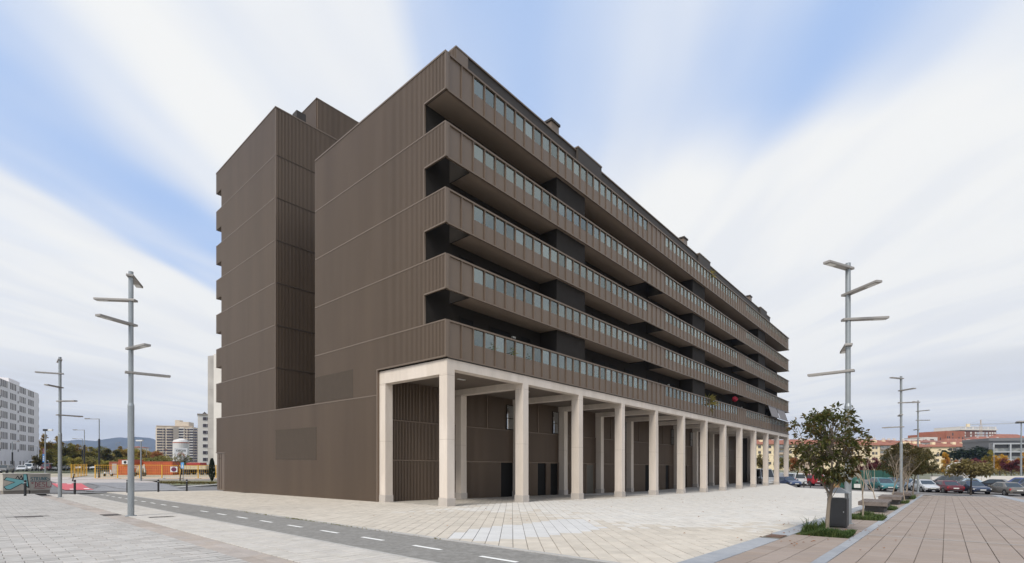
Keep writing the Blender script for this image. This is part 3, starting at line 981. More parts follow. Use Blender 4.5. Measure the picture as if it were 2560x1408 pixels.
t = thing('paper_lantern', 'small round red lantern hanging under the second balcony', 'lantern', bpoint(42.6, .7, 7.55))
mb = MB(); mb.lathe([(.08, -.3), (.26, -.16), (.32, 0), (.26, .16), (.08, .3)], 14); mb.build('shade', mat('red_lantern', (.42, .02, .05), .6), t)
mb = MB(); mb.tube([(0, 0, .3), (0, 0, .42)], .012, 6); mb.build('hook', M_wall, t)
M_plast = mat('white_plastic', (.62, .61, .60), .5, var=.04)
for u, lab in ((13.4, 'white plastic chair behind the lowest balcony glass near the storage box'), (15.7, 'white plastic chair farther along the lowest balcony')):
    p = bpoint(u, .6, 5.24); t = thing('plastic_chair', lab, 'chair', p, TH, 'plastic chairs on the lowest balcony')
    mb = MB(); mb.box(-.22, .22, -.22, .22, .42, .46); mb.build('seat', M_plast, t)
    mb = MB(); mb.box(-.22, .22, .2, .24, .46, .95); mb.build('backrest', M_plast, t)
    for a in (-.19, .19):
        for b in (-.19, .19):
            mb = MB(); mb.box(a - .02, a + .02, b - .02, b + .02, 0, .42); mb.build('leg', M_plast, t)
t = thing('drying_rack', 'clothes rack with pale laundry behind the third balcony glass', 'drying rack', bpoint(2.6, .5, 11.38), TH)
mb = MB()
for k in range(5): mb.beam((-.5, -.2 + k * .1, 1.0), (1.2, -.2 + k * .1, 1.0), .015, .015)
mb.build('rails', M_plast, t)['kind'] = 'stuff'
for k, (x, w_, c) in enumerate(((-.4, .35, (.55, .45, .40)), (0.05, .3, (.35, .12, .10)), (.45, .4, (.5, .52, .55)))):
    mb = MB(); mb.box(x, x + w_, -.21 + .1 * k, -.19 + .1 * k, .45, 1.0); mb.build('laundry', mat('laundry_cloth_' + ('beige', 'red', 'pale')[k], c, .9), t)
for a in (-.4, 1.1):
    mb = MB(); mb.beam((a, -.25, 0), (a, .2, 1.0), .02, .02); mb.build('leg', M_plast, t)

# ---------------------------------------------------------------- street furniture
M_galv = mat('galvanised_steel', (.30, .325, .34), .42, .55, var=.10, scale=6, stretch=(1, 1, .3))
M_arm = mat('grey_arm_paint', (.30, .285, .27), .5, .2, var=.05, scale=4)
M_lens = mat('lamp_lens', (.62, .62, .60), .25, var=.03)
M_black = mat('black_metal', (.022, .022, .024), .5, .2, var=.1)
M_bolt = mat('steel_band', (.55, .56, .57), .35, .5, var=.05)


def lamp_parts(t, h, azs, k=1.0, arm=1.08):
    mb = MB()
    mb.tube([(0, 0, 0), (0, 0, .45 * h)], .092 * k, 14); part_('pole', mb, M_galv, t)
    mb = MB(); mb.tube([(0, 0, .45 * h - .002), (0, 0, .462 * h)], [.098 * k, .074 * k], 14); mb.tube([(0, 0, .462 * h), (0, 0, h)], .07 * k, 14)
    part_('upper_pole', mb, M_galv, t)
    mb = MB(); mb.tube([(0, 0, -.02), (0, 0, .02)], .16 * k, 14); part_('base_plate', mb, M_galv, t)
    for n, az in enumerate(azs):
        z = h * (.988 - .0985 * n) - .06
        c, s = math.cos(R(az)), math.sin(R(az))
        def tr(x, y, zz): return (x * c - y * s, x * s + y * c, z + zz)
        mb = MB(); mb.box(-.16, arm, -.10, .10, -.035, .035); mb.map(tr)
        a = part_('arm', mb, M_arm, t, bevel=.008)
        mb = MB(); mb.box(arm - .40, arm - .06, -.075, .075, -.045, -.036); mb.map(tr)
        part_('lens', mb, M_lens, a)


def part_(name, mb, m, parent, smooth=False, bevel=0): return mb.build(name, m, parent, smooth, bevel)


LAMPS = [
    ((-12.67, 16.16), 8.12, 115, 1, 'tall grey lamp post with five flat arms standing on the pale walkway nearest the camera'),
    ((-26.6, 28.6), 8.25, 136, 1, 'tall five-armed grey lamp post behind the graffiti box and beside a bollard'),
    ((10.29, 14.88), 7.98, 206, 1, 'tall five-armed grey lamp post right behind the litter bin'),
    ((26.95, 33.66), 8.5, 201, 1, 'five-armed grey lamp post beside the middle bench'),
    ((41.13, 49.23), 9.3, 210, 1, 'farthest five-armed grey lamp post behind the row of dark trees'),
]
for (xy, h, a0, k, lab) in LAMPS:
    t = thing('street_lamp', lab, 'street lamp', at(xy), 0, 'five-armed lamp posts around the square')
    lamp_parts(t, h, [a0 + 72 * n for n in range(5)], k)

# bollards
mb = MB(); mb.lathe([(.066, 0), (.066, .80)], 12); mesh_a = mb.mesh('post', M_black, False)
mb = MB(); mb.lathe([(.068, 0), (.068, .035)], 12); mesh_b = mb.mesh('steel_band', M_bolt)
mb = MB(); mb.lathe([(.066, 0), (.066, .12), (.05, .15)], 12); mesh_c = mb.mesh('cap', M_black)
def bollard(xy, lab, tilt=0):
    t = thing('bollard', lab, 'bollard', at(xy), 0, 'black bollards along the street corner')
    for nm, me, z in (('post', mesh_a, 0), ('steel_band', mesh_b, .80), ('cap', mesh_c, .835)):
        o = bpy.data.objects.new(nm, me); COL.objects.link(o); o.parent = t; o.location = (0, 0, z)
    if tilt: t.rotation_euler = (0, tilt, 0)
bollard((-30.15, 30.10), 'black bollard in front of the graffiti box')
bollard((-29.59, 32.89), 'black bollard in front of the red crossing')
bollard((-28.71, 36.29), 'black bollard half hidden behind the nearest lamp post')
bollard((-27.89, 38.33), 'black bollard between the lamp post and the building, beside the raised crossing')
bollard((-27.15, 40.57), 'black bollard closest to the dark building')
bollard((-56.47, 62.43), 'black bollard knocked askew in front of the yellow fence panels', R(14))

# graffiti box: two utility cabinets side by side
M_cab = mat('cabinet_plaster', (.50, .455, .385), .85, var=.08, scale=2.5, bump=.15, col2=(.44, .41, .36))
M_cab2 = mat('cabinet_plaster_worn', (.44, .41, .36), .85, var=.08, scale=2.5, bump=.15, col2=(.39, .36, .32))
M_cabtop = mat('cabinet_cap', (.60, .565, .51), .8, var=.06)
M_teal = mat('teal_spray', (.20, .48, .50), .6, var=.05)
M_navy = mat('dark_teal_spray', (.03, .12, .16), .6, var=.1)
M_magenta = mat('dark_red_spray', (.24, .05, .075), .6, var=.1)
M_blk = mat('black_spray', (.02, .022, .025), .6, var=.1)
p0, p1, p2 = Vector((-35.05, 33.48)), Vector((-33.84, 34.01)), Vector((-33.96, 35.77))
p0 = Vector((-35.1, 33.5)); p1 = Vector((-34.35, 34.62)); p2 = Vector((-33.8, 35.6))
def flat_tag(mb, pts, w, z0, sx, sz):
    for a, b in zip(pts, pts[1:]):
        A, B = Vector((a[0] * sx, a[1] * sz)), Vector((b[0] * sx, b[1] * sz)); d = (B - A).normalized(); n = Vector((-d.y, d.x)) * w / 2
        A -= d * w * .3; B += d * w * .3
        mb.add([(q.x, z0, q.y) for q in (A - n, B - n, B + n, A + n)], [(0, 1, 2, 3)])
def cabinet(a, b, m, lab):
    d = (b - a); w = d.length; rz = math.atan2(d.y, d.x)
    t = thing('utility_cabinet', lab, 'utility box', (a.x, a.y, G(a.x, a.y) - .03), rz, 'pair of utility boxes covered in graffiti')
    mb = MB(); mb.box(.0, w, 0, .9, .2, 1.36); part_('housing', mb, m, t)
    mb = MB(); mb.box(.03, w - .03, .03, .87, -.3, .2); part_('base', mb, mat('cabinet_base', (.24, .21, .18), .85), t)
    mb = MB(); mb.box(-.03, w + .03, -.04, .94, 1.362, 1.42); part_('cap', mb, M_cabtop, t)
    return t, w
t, w = cabinet(p0, p1, M_cab, 'pale utility box sprayed with a big pale teal arrow letter')
def K(x): return (x - 8) / 61.0          # picture of the spray paint, across the front
def Z(y): return .2 + 1.16 * (1228.5 - y) / 45.0
def outline(name, pts, m, y, t, w):
    mb = MB(); mb.add([(K(a) * w, y, Z(b)) for a, b in pts], [tuple(range(len(pts)))]); return part_(name, mb, m, t)
body = [(17, 1192.5), (55, 1201.5), (54.5, 1184.5), (61, 1184.5), (65, 1219), (59, 1213), (50, 1209), (25, 1224), (17, 1224), (11, 1217.5), (36, 1205.5), (12, 1198.5)]
shadow = [(15, 1191.3), (54, 1200), (53.7, 1183.9), (63.5, 1184.3), (68.4, 1222), (64, 1222), (58.5, 1214.5), (50.5, 1210.8), (26, 1225.6), (15, 1225.4), (9, 1217.3), (33, 1205.7), (9.3, 1199)]
outline('graffiti', shadow, M_blk, -.004, t, w); outline('graffiti', body, M_teal, -.008, t, w)
mb = MB(); flat_tag(mb, [(.46, 1.02), (.55, 1.22), (.6, 1.0), (.68, 1.24), (.72, 1.02), (.8, 1.2), (.78, .98), (.5, .96)], .05, -.006, w, 1); part_('graffiti', mb, M_blk, t)
t, w = cabinet(p1 + (p2 - p1) * .01, p2, M_cab2, 'worn utility box with dark teal and dark red scrawled lettering')
def scrawl(word, x0, z0, sx, sz, wd, m, t):
    strokes = {'S': [[(.9, .9), (.2, 1), (.1, .6), (.9, .45), (.8, .05), (.05, .1)]], 'D': [[(.1, 0), (.15, 1), (.9, .7), (.85, .2), (.05, 0)]],
               'E': [[(.9, 1), (.1, .95), (.1, .05), (.9, 0)], [(.1, .5), (.7, .55)]], 'L': [[(.2, 1), (.15, 0), (.9, .1)]], 'T': [[(.0, .95), (1, 1)], [(.5, 1), (.45, 0)]],
               'R': [[(.1, 0), (.1, 1), (.8, .85), (.1, .5), (.9, 0)]], 'U': [[(.1, 1), (.15, .1), (.8, .1), (.9, 1)]], 'N': [[(.1, 0), (.1, 1), (.85, 0), (.9, 1)]],
               'K': [[(.1, 0), (.15, 1)], [(.9, 1), (.15, .45), (.95, 0)]], '-': [[(.0, .2), (1, .1)]], ')': [[(.4, 1.1), (.8, .5), (.2, -.1)]], '"': [[(.2, 1), (.3, .7)], [(.6, 1), (.6, .7)]]}
    mb = MB()
    for i, ch in enumerate(word):
        for st in strokes.get(ch, []):
            flat_tag(mb, [(x0 + (i + p[0] * .8) * sx, z0 + p[1] * sz) for p in st], wd, -.006, 1, 1)
    part_('graffiti', mb, m, t)
scrawl('STRUNK', .03, .92, .155, .22, .035, M_navy, t)
mb = MB(); flat_tag(mb, [(.0, .86), (.9, .84), (1.08, .96), (.9, 1.1)], .03, -.006, 1, 1); part_('graffiti', mb, M_navy, t)
scrawl('"DESL)', .06, .44, .2, .36, .04, M_magenta, t)
mb = MB(); flat_tag(mb, [(.2, .38), (.7, .33), (1.2, .42)], .035, -.006, 1, 1); part_('graffiti', mb, M_magenta, t)

# litter bin
M_bin = mat('charcoal_bin', (.052, .053, .055), .5, .1, var=.08, scale=5)
M_binroof = mat('grey_bin_roof', (.27, .275, .27), .5, .1, var=.08)
bu, bv = to_uv(*(9.45, 14.00))
t = thing('litter_bin', 'charcoal litter bin with a grey pyramid roof beside the leafy young tree', 'litter bin', at(uv(2.02, -14.62)), TH)
mb = MB(); mb.box(-.20, .20, -.235, .235, .04, .84); part_('body', mb, M_bin, t, bevel=.02)
mb = MB(); mb.box(-.17, .17, -.2, .2, -.02, .04); part_('foot', mb, M_black, t)
mb = MB(); mb.box(-.214, -.201, -.19, .19, .10, .80); d_ = part_('door', mb, M_bin, t)
mb = MB(); mb.box(-.224, -.214, -.17, -.15, .44, .48); part_('lock', mb, M_bolt, d_)
for a in (-1, 1):
    for b in (-1, 1):
        mb = MB(); mb.box(a * .16 - .025, a * .16 + .025, b * .205 - .02, b * .205 + .02, .84, .985); part_('post', mb, M_binroof, t)
mb = MB(); mb.add([(-.25, -.29, .985), (.25, -.29, .985), (.25, .29, .985), (-.25, .29, .985), (-.05, -.06, 1.13), (.05, -.06, 1.13), (.05, .06, 1.13), (-.05, .06, 1.13)],
                  [(3, 2, 1, 0), (4, 5, 6, 7), (0, 1, 5, 4), (1, 2, 6, 5), (2, 3, 7, 6), (3, 0, 4, 7)])
part_('roof', mb, M_binroof, t)

# benches: weathered slats on a concrete block
M_slat = mat('weathered_wood', (.165, .135, .118), .8, var=.16, scale=5, rand=.15, bump=.3, col2=(.115, .093, .083), stretch=(1, 1, 1))
M_blockc = mat('dark_concrete_block', (.10, .098, .095), .85, var=.1, bump=.2)
def bench(u, lab, ln=2.1):
    t = thing('bench', lab, 'bench', at(uv(u + ln / 2, -14.66)), TH, 'slatted benches in the planting strip')
    mb = MB(); mb.box(-ln / 2 + .3, ln / 2 - .3, -.34, .30, -.1, .36); part_('base', mb, M_blockc, t)
    mb = MB()
    for x in (-ln / 2 + .12, ln / 2 - .12): mb.box(x - .04, x + .04, -.42, .42, .33, .40)
    mb.box(-ln / 2 + .2, ln / 2 - .2, -.44, -.40, .2, .4)
    part_('support', mb, M_black, t)
    for k in range(9):
        y = -.44 + k * .11
        mb = MB(); mb.box(-ln / 2, ln / 2, y - .047, y + .047, .40, .46); part_('slat', mb, M_slat, t)
    for x in (-ln / 2 - .025,):
        mb = MB(); mb.box(x - .02, x + .02, -.49, .49, .30, .455); part_('end_board', mb, M_slat, t)
bench(10.3, 'nearest slatted wooden bench on a dark block, behind a bare sapling')
bench(18.4, 'second slatted bench, beside the lamp post and a bare sapling')
bench(27.2, 'farthest low slatted bench among the dark trees')

# bike rack and mast at the car park
t = thing('bike_rack', 'low black hoop rail at the far edge of the pale square', 'rack', at((34.87, 57.41)), .2)
mb = MB(); mb.tube([(-.45, 0, 0), (-.45, 0, .72), (.45, 0, .72), (.45, 0, 0)], .04, 8); part_('hoop', mb, M_black, t)
for s_ in (-.45, .45):
    mb = MB(); mb.tube([(s_, 0, 0), (s_, 0, .7)], .055, 8); part_('post', mb, M_black, t)
t = thing('light_mast', 'tall thin mast with a round cluster of floodlights beyond the car park', 'light mast', (96.39, 92.00, -3.48), 0)
mb = MB(); mb.tube([(0, 0, 0), (0, 0, 11.0)], [.16, .08], 10); part_('pole', mb, M_galv, t)
mb = MB(); mb.lathe([(.1, 10.9), (.75, 11.05), (.75, 11.25), (.1, 11.35)], 12); part_('lamp_ring', mb, M_arm, t)
for k in range(8):
    q = k * R(45); mb = MB(); mb.box(-.14, .14, -.14, .14, -.16, .0); mb.map(lambda x, y, z: (x + .62 * math.cos(q), y + .62 * math.sin(q), z + 11.04)); part_('floodlight', mb, M_black, t)
for (p, h, lab) in (((94.22, 95.00, -3.13), 6.0, 'slim pole with a small lamp between the yellow and dark red trees'), ((48.13, 80.00, -2.63), 3.6, 'short pale lamp post behind the red car')):
    t = thing('park_lamp', lab, 'street lamp', p)
    mb = MB(); mb.tube([(0, 0, 0), (0, 0, h)], [.06, .04], 8); part_('pole', mb, M_galv, t)
    mb = MB(); mb.box(-.3, .1, -.09, .09, h, h + .08); part_('lamp_head', mb, M_arm, t)

# ---- beyond the corner: lamps, signs, fence and site
def arm_lamp(p, h, ln, lab, side=-1):
    t = thing('street_lamp', lab, 'street lamp', p, 0, 'black lamp posts along the far street')
    mb = MB(); mb.tube([(0, 0, 0), (0, 0, h * .66)], .13, 10); part_('pole', mb, M_black, t)
    mb = MB(); mb.tube([(0, 0, h * .66), (0, 0, h)], .07, 10); part_('upper_pole', mb, M_galv, t)
    mb = MB(); mb.box(min(0, side * ln), max(0, side * ln), -.05, .05, h - .06, h + .02); a = part_('arm', mb, M_arm, t)
    e = side * ln; mb = MB(); mb.box(min(e, e * .66), max(e, e * .66), -.09, .09, h + .021, h + .10); part_('lamp_head', mb, M_arm, a)
def base(px, Y):   # ground under a picture column at a distance: plain survey arithmetic
    x = (px - 1280) / 1215 * Y
    return (x, Y, G(x, Y))
arm_lamp(base(248, 75), 9.1, 2.2, 'tallest black lamp post with one long arm behind the yellow fence')
arm_lamp(base(211, 95), 8.6, 2.2, 'black lamp post with one arm in front of the olive park trees')
arm_lamp(base(206, 128), 8.3, 2.6, 'distant black lamp post with one arm against the hills')
arm_lamp(base(31, 100), 6.4, 1.5, 'thin dark lamp post in front of the white apartment block', 1)
for k, (px, Y, h, lab) in enumerate(((93, 130, 6.2, 'small dark lamp post at the corner of the white block'), (290, 190, 9.5, 'distant thin lamp post left of the orange containers'), (255, 210, 10.2, 'distant thin lamp post with two heads among the olive trees'), (366, 175, 7, 'distant lamp post beside the cream tower'))):
    arm_lamp(base(px, Y), h, 1.8, lab, 1 if k % 2 else -1)
t = thing('banner_lamp', 'grey lamp post carrying a tall blue banner beside the white block', 'street lamp', base(113, 85))
mb = MB(); mb.tube([(0, 0, 0), (0, 0, 7.8)], [.11, .08], 10); part_('pole', mb, M_galv, t)
mb = MB(); mb.box(-.3, .55, -.14, .14, 7.75, 8.1); part_('lamp_head', mb, M_black, t)
mb = MB(); mb.box(.56, 1.3, -.14, .14, 7.78, 8.08); part_('lamp_head', mb, M_lens, t)
mb = MB(); mb.box(-.45, -.12, -.02, .02, 2.3, 3.75); b_ = part_('banner', mb, mat('blue_banner', (.05, .17, .42), .6), t)
mb = MB()
for z in (2.6, 2.9, 3.2): mb.box(-.37, -.2, -.025, -.021, z, z + .16)
part_('banner_print', mb, M_lens, b_)
mb = MB(); mb.box(-.42, -.1, -.02, .02, 3.78, 4.7); part_('banner', mb, mat('red_banner', (.16, .07, .09), .6), t)
t = thing('path_lamp', 'short grey lamp post with a flat white head in front of the orange containers', 'street lamp', base(352.5, 65), 0)
mb = MB(); mb.tube([(0, 0, 0), (0, 0, 5.3)], [.10, .07], 10); part_('pole', mb, M_galv, t)
mb = MB(); mb.box(-.62, .26, -.12, .12, 5.3, 5.48); part_('lamp_head', mb, M_lens, t)

M_yel = mat('yellow_fence_paint', (.60, .33, .03), .5, var=.08)
def fence(a, b, n, lab, h=2.05, dense=.28):
    a, b = Vector(a), Vector(b); d = b - a; rz = math.atan2(d.y, d.x); w = d.length
    t = thing('site_fence', lab, 'fence', (a.x, a.y, min(G(a.x, a.y), G(b.x, b.y))), rz, 'yellow mesh fences around the building plot')
    for k in range(n + 1):
        x = w * k / n; mb = MB(); mb.box(x - .06, x + .06, -.05, .05, .0, h + .06); part_('post', mb, M_yel, t)
        mb = MB(); mb.box(x - .35, x + .35, -.25, .25, -.05, .12); part_('foot', mb, M_kerb, t)
    for k in range(n):
        x0, x1 = w * k / n + .06, w * (k + 1) / n - .06
        mb = MB()
        for z in (.15, h): mb.box(x0, x1, -.022, .022, z - .03, z + .03)
        x = x0 + dense
        while x < x1: mb.box(x - .007, x + .007, -.006, .006, .17, h - .03); x += dense
        for z in (.6, 1.0, 1.4, 1.75): mb.box(x0, x1, -.005, .005, z - .007, z + .007)
        part_('mesh_panel', mb, M_yel, t)
fence(base(238, 71.5)[:2], base(405, 72)[:2], 3, 'long yellow mesh fence in front of the orange containers')
fence(base(405, 72.2)[:2], base(540, 73)[:2], 3, 'yellow mesh fence in front of the tipper truck')
fence(base(178, 71)[:2], base(217, 84)[:2], 5, 'stack of yellow fence panels seen end on', dense=.4)
t = thing('warning_board', 'square white board with a purple disc hung on the yellow fence', 'sign', base(435, 71.3), 0)
mb = MB(); mb.box(-.52, .52, -.03, .0, 1.05, 1.85); b_ = part_('board', mb, M_lens, t)
mb = MB(); mb.lathe([(.001, 0), (.33, 0), (.33, .02), (.001, .02)], 20); mb.map(lambda x, y, z: (x * 1.15, -.035 - z, 1.45 + y)); part_('disc', mb, mat('purple_disc', (.12, .02, .06), .5), b_)
t = thing('blue_sign', 'blue square road sign on a thin pole beside the bare street tree', 'sign', base(458, 62), 0)
mb = MB(); mb.tube([(0, 0, 0), (0, 0, 2.6)], .04, 8); part_('pole', mb, M_galv, t)
mb = MB(); mb.box(-.28, .12, -.05, -.041, 1.75, 2.5); b_ = part_('panel', mb, mat('blue_sign_paint', (.10, .32, .62), .5), t)
mb = MB(); mb.add([(-.2, -.055, 1.85), (.04, -.055, 1.85), (-.08, -.055, 2.35)], [(0, 1, 2)]); part_('symbol', mb, M_lens, b_)

# orange site cabins
M_or = mat('orange_cabin', (.46, .095, .03), .6, var=.1, scale=1.5, col2=(.38, .08, .03))
M_br = mat('brown_cabin', (.30, .09, .05), .6, var=.1)
def cabin(a, b, Y, h, m, lab, doorat=None, dep=2.5):
    x0, x1 = base(a, Y)[0], base(b, Y)[0]
    t = thing('site_cabin', lab, 'container', (x0, Y, G(x0, Y)), 0, 'orange site cabins on the building plot')
    w = x1 - x0
    mb = MB(); n = int(w / .35)
    for k in range(n):
        q = w * k / n; mb.box(q, q + w / n * .5, -.03, .0, .15, h - .12)
    mb.box(0, w, 0, dep, .0, h); part_('shell', mb, m, t)
    mb = MB(); mb.box(-.03, w + .03, -.05, dep, h, h + .1); part_('roof_rim', mb, M_br, t)
    if doorat is not None:
        mb = MB(); mb.box(doorat, doorat + .85, -.06, -.035, .15, 2.05); part_('door', mb, mat('grey_cabin_door', (.36, .33, .31), .6), t)
    return t, w, h
cabin(273, 296, 92, 2.35, M_br, 'brown end of a site cabin at the edge of the plot', .6)
t, w, h = cabin(296, 333, 90, 2.75, M_or, 'taller red-orange site cabin with an air conditioning unit on its front')
mb = MB(); mb.box(.9, 2.1, -.32, -.05, 2.0, 2.7); ac = part_('air_conditioner', mb, M_lens, t)
mb = MB(); mb.lathe([(.02, 0), (.26, 0), (.26, .02), (.02, .02)], 16); mb.map(lambda x, y, z: (1.5 + x, -.325 - z, 2.35 + y)); part_('fan', mb, M_black, ac)
cabin(333, 431, 92, 2.45, M_or, 'long orange site cabin behind the yellow fence')
# dumper with white frame
t = thing('dumper', 'small cement mixer with a white frame and rusty drum in front of the cabins', 'machine', base(353, 84), 0)
mb = MB(); mb.lathe([(.35, .3), (.75, .7), (.7, 1.2), (.4, 1.7)], 12); mb.map(lambda x, y, z: (x, y, z)); part_('drum', mb, mat('mixer_drum', (.30, .24, .17), .7), t, True)
for s_ in (-1.0, .95):
    mb = MB(); mb.beam((s_, -.4, .1), (s_ - .15, -.4, 2.05), .12, .12); part_('frame', mb, M_lens, t)
for z in (1.45, 1.75):
    mb = MB(); mb.beam((-1.1, -.4, z), (.85, -.4, z), .08, .08); part_('frame_bar', mb, M_lens, t)
for s_ in (-.8, .8):
    mb = MB(); mb.tube([(s_, -.6, .35), (s_, -.3, .35)], .36, 12); part_('wheel', mb, M_black, t)
# silo
t = thing('cement_silo', 'white cement silo with black lettering and a red swoosh', 'silo', base(452.5, 120), R(34))
mb = MB(); mb.lathe([(1.72, 2.6), (1.72, 7.3), (1.5, 7.75), (.3, 8.1)], 24); part_('tank', mb, mat('silo_white', (.55, .54, .53), .6, var=.05, scale=.8), t, False)
mb = MB(); mb.lathe([(1.735, 7.0), (1.735, 7.2)], 24); part_('red_band', mb, mat('silo_red', (.35, .10, .06), .6), t)
mb = MB(); mb.lathe([(.4, 1.0), (1.71, 2.6)], 16); part_('hopper', mb, M_galv, t)
for s_ in (-1, 1):
    for q in (-1, 1):
        mb = MB(); mb.beam((s_ * 1.25, q * 1.25, -.2), (s_ * 1.25, q * 1.25, 2.9), .18, .18); part_('leg', mb, M_galv, t)
mb = MB(); mb.box(-1.3, 1.3, -1.80, -1.76, 3.7, 5.75); sg = part_('sign', mb, mat('silo_sign', (.66, .66, .68), .5, var=.03), t)
fc = bpy.data.curves.new('lettering', 'FONT'); fc.body = 'cetya'; fc.size = .95; fc.align_x = 'CENTER'; fc.extrude = .01
fo = bpy.data.objects.new('lettering_curve', fc); COL.objects.link(fo)
bpy.context.view_layer.update()
lme = bpy.data.meshes.new_from_object(fo.evaluated_get(bpy.context.evaluated_depsgraph_get())); bpy.data.objects.remove(fo)
lme.materials.clear(); lme.materials.append(M_blk)
fo = bpy.data.objects.new('lettering', lme); COL.objects.link(fo); fo.parent = sg; fo.location = (0, -1.815, 4.95); fo.rotation_euler = (R(90), 0, 0)
mb = MB()
for k in range(3):
    pts = [(-.65 + .16 * q, .12 * math.sin(q * .42) * 3 - .25 * k) for q in range(9)]
    flat_tag(mb, [(a + .1 * k, 4.3 + b) for a, b in pts], .09, -1.812, 1, 1)
part_('swoosh', mb, mat('sign_red', (.42, .06, .04), .5), sg)
# tipper truck
t = thing('tipper_truck', 'cream tipper truck with a red cab parked on the building plot', 'truck', base(489, 95), 0)
mb = MB(); mb.box(-2.6, 2.7, -1.1, 1.1, 1.05, 1.75); part_('bed', mb, mat('truck_cream', (.50, .43, .30), .7, var=.1), t)
mb = MB()
for k in range(8): mb.box(-2.6 + k * .73, -2.52 + k * .73, -1.14, -1.101, 1.05, 1.75)
part_('bed_rib', mb, mat('truck_cream', (.5, .43, .3)), t)
mb = MB(); mb.box(-1.3, 1.6, -1.0, 1.0, 1.76, 2.35); part_('cab', mb, mat('truck_red', (.30, .03, .025), .5), t, bevel=.1)
mb = MB(); mb.box(-2.5, 2.6, -.5, .5, .6, 1.04); part_('chassis', mb, M_black, t)
for x in (-1.9, -.9, 1.8):
    for q in (-1.05, .75):
        mb = MB(); mb.tube([(x, q, .5), (x, q + .3, .5)], .5, 14); part_('wheel', mb, M_black, t)

# ---------------------------------------------------------------- trees and plants
M_bark = mat('grey_brown_bark', (.20, .165, .13), .9, var=.2, scale=12, bump=.4, stretch=(1, 1, .25))
M_bark2 = mat('pale_bark', (.30, .245, .19), .9, var=.2, scale=14, bump=.4, stretch=(1, 1, .25))
M_dbark = mat('dark_bark', (.07, .055, .045), .9, var=.2)
L_dark = leaf_mat('dark_green_leaf', (.085, .10, .028), (.185, .095, .04), .45)
L_dark2 = leaf_mat('deep_green_leaf', (.075, .09, .028), (.14, .09, .032))
L_olive = leaf_mat('olive_leaf', (.30, .27, .055), (.34, .25, .05))
L_ochre = leaf_mat('ochre_leaf', (.40, .25, .05), (.27, .21, .055))
L_yel = leaf_mat('yellow_leaf', (.60, .34, .03), (.42, .24, .03))
L_rust = leaf_mat('rust_leaf', (.38, .15, .045), (.27, .12, .045))
L_plum = leaf_mat('plum_leaf', (.20, .045, .045), (.13, .035, .04))
L_mid = leaf_mat('mid_green_leaf', (.19, .20, .055), (.25, .19, .055))
L_brown = leaf_mat('brown_green_leaf', (.27, .21, .085), (.20, .17, .06))
L_grass = leaf_mat('grass_blade', (.06, .115, .028), (.12, .135, .045), .6)
L_cyp = leaf_mat('cypress_leaf', (.02, .034, .016), (.03, .045, .02))


def leaf(mb, p, d, size, rr, ratio=.42, droop=.25):
    """One leaf: two halves folded along the rib, its tip bent down."""
    d = Vector(d).normalized()
    s = d.cross(Vector((rr.uniform(-.3, .3), rr.uniform(-.3, .3), 1))); s = s.normalized() if s.length > .01 else Vector((1, 0, 0))
    n = s.cross(d)
    p = Vector(p); w = size * ratio * .5
    mid = p + d * size * .5 - n * 0
    tip = p + d * size - Vector((0, 0, size * droop))
    mb.add([p, mid + s * w + n * w * .4, tip, mid - s * w + n * w * .4], [(0, 1, 2), (0, 2, 3)])


def rand_dir(rr, up=0.0):
    while True:
        v = Vector((rr.uniform(-1, 1), rr.uniform(-1, 1), rr.uniform(-1, 1)))
        if .05 < v.length < 1: v.z += up; return v.normalized()


def leafy_tree(label, xy, k, stems, crown, rad, seed, n_tips, per, size, own=0, m=None, group=None, cat='tree', bark=None):
    """Tree with bent stems, twigs into the crown, and tufts of single leaves at the twig ends."""
    rr = random.Random(seed)
    t = thing('tree', label, cat, at(xy), 0, group)
    t.scale = (k, k, k)
    mb = MB()
    ends = []
    for st in stems:
        pts = [Vector(p) for p in st[0]]
        mb.tube(pts, st[1], 8); ends.append((pts, st[1]))
    c, rd = Vector(crown), Vector(rad)
    tips = []
    for i in range(n_tips):
        while True:
            q = Vector((rr.uniform(-1, 1), rr.uniform(-1, 1), rr.uniform(-1, 1)))
            if q.length < 1: break
        q = q.normalized() * (q.length ** .55)
        lump = 1 + .16 * math.sin(q.x * 5 + seed) * math.cos(q.z * 4 + q.y * 3)
        tips.append(c + Vector((q.x * rd.x * lump, q.y * rd.y * lump, q.z * rd.z * lump)))
    for p in tips:
        pts, _ = min(ends, key=lambda e: (e[0][-1] - p).length)
        b = pts[-1] if rr.random() < .6 else pts[-2].lerp(pts[-1], rr.random())
        mid = b.lerp(p, .55) + Vector((0, 0, .08 * rd.z)) + rand_dir(rr) * .05
        mb.tube([b, mid, p], [.010, .007, .003], 4, 0, False)
    part_('trunk', mb, bark or M_bark, t)
    mb = MB(); leaves = []
    for p in tips:
        ax = (p - c); ax.z += .1; ax = ax.normalized() if ax.length > .05 else Vector((0, 0, 1))
        for j in range(per):
            d = (ax * .8 + rand_dir(rr, .05)).normalized()
            leaves.append((p + rand_dir(rr) * rr.uniform(0, size * .9), d, size * rr.uniform(.7, 1.25)))
    if own:
        leaves.sort(key=lambda q: q[0].y)      # the side towards the camera shows largest
        one = MB(); leaf(one, (0, 0, 0), (1, 0, 0), 1.0, random.Random(1)); me = one.mesh('leaf', m)
        st = leaves[:len(leaves) // 2]; rr.shuffle(st); mine = st[:own]; keep = set(id(q) for q in mine)
        for p, d, s in mine:
            o = bpy.data.objects.new('leaf', me); COL.objects.link(o); o.parent = t
            o.location = p; o.rotation_euler = d.to_track_quat('X', 'Z').to_euler(); o.scale = (s, s, s)
        leaves = [q for q in leaves if id(q) not in keep]
    for p, d, s in leaves: leaf(mb, p, d, s, rr)
    f = mb.build('foliage', m, t); f['kind'] = 'stuff'
    return t


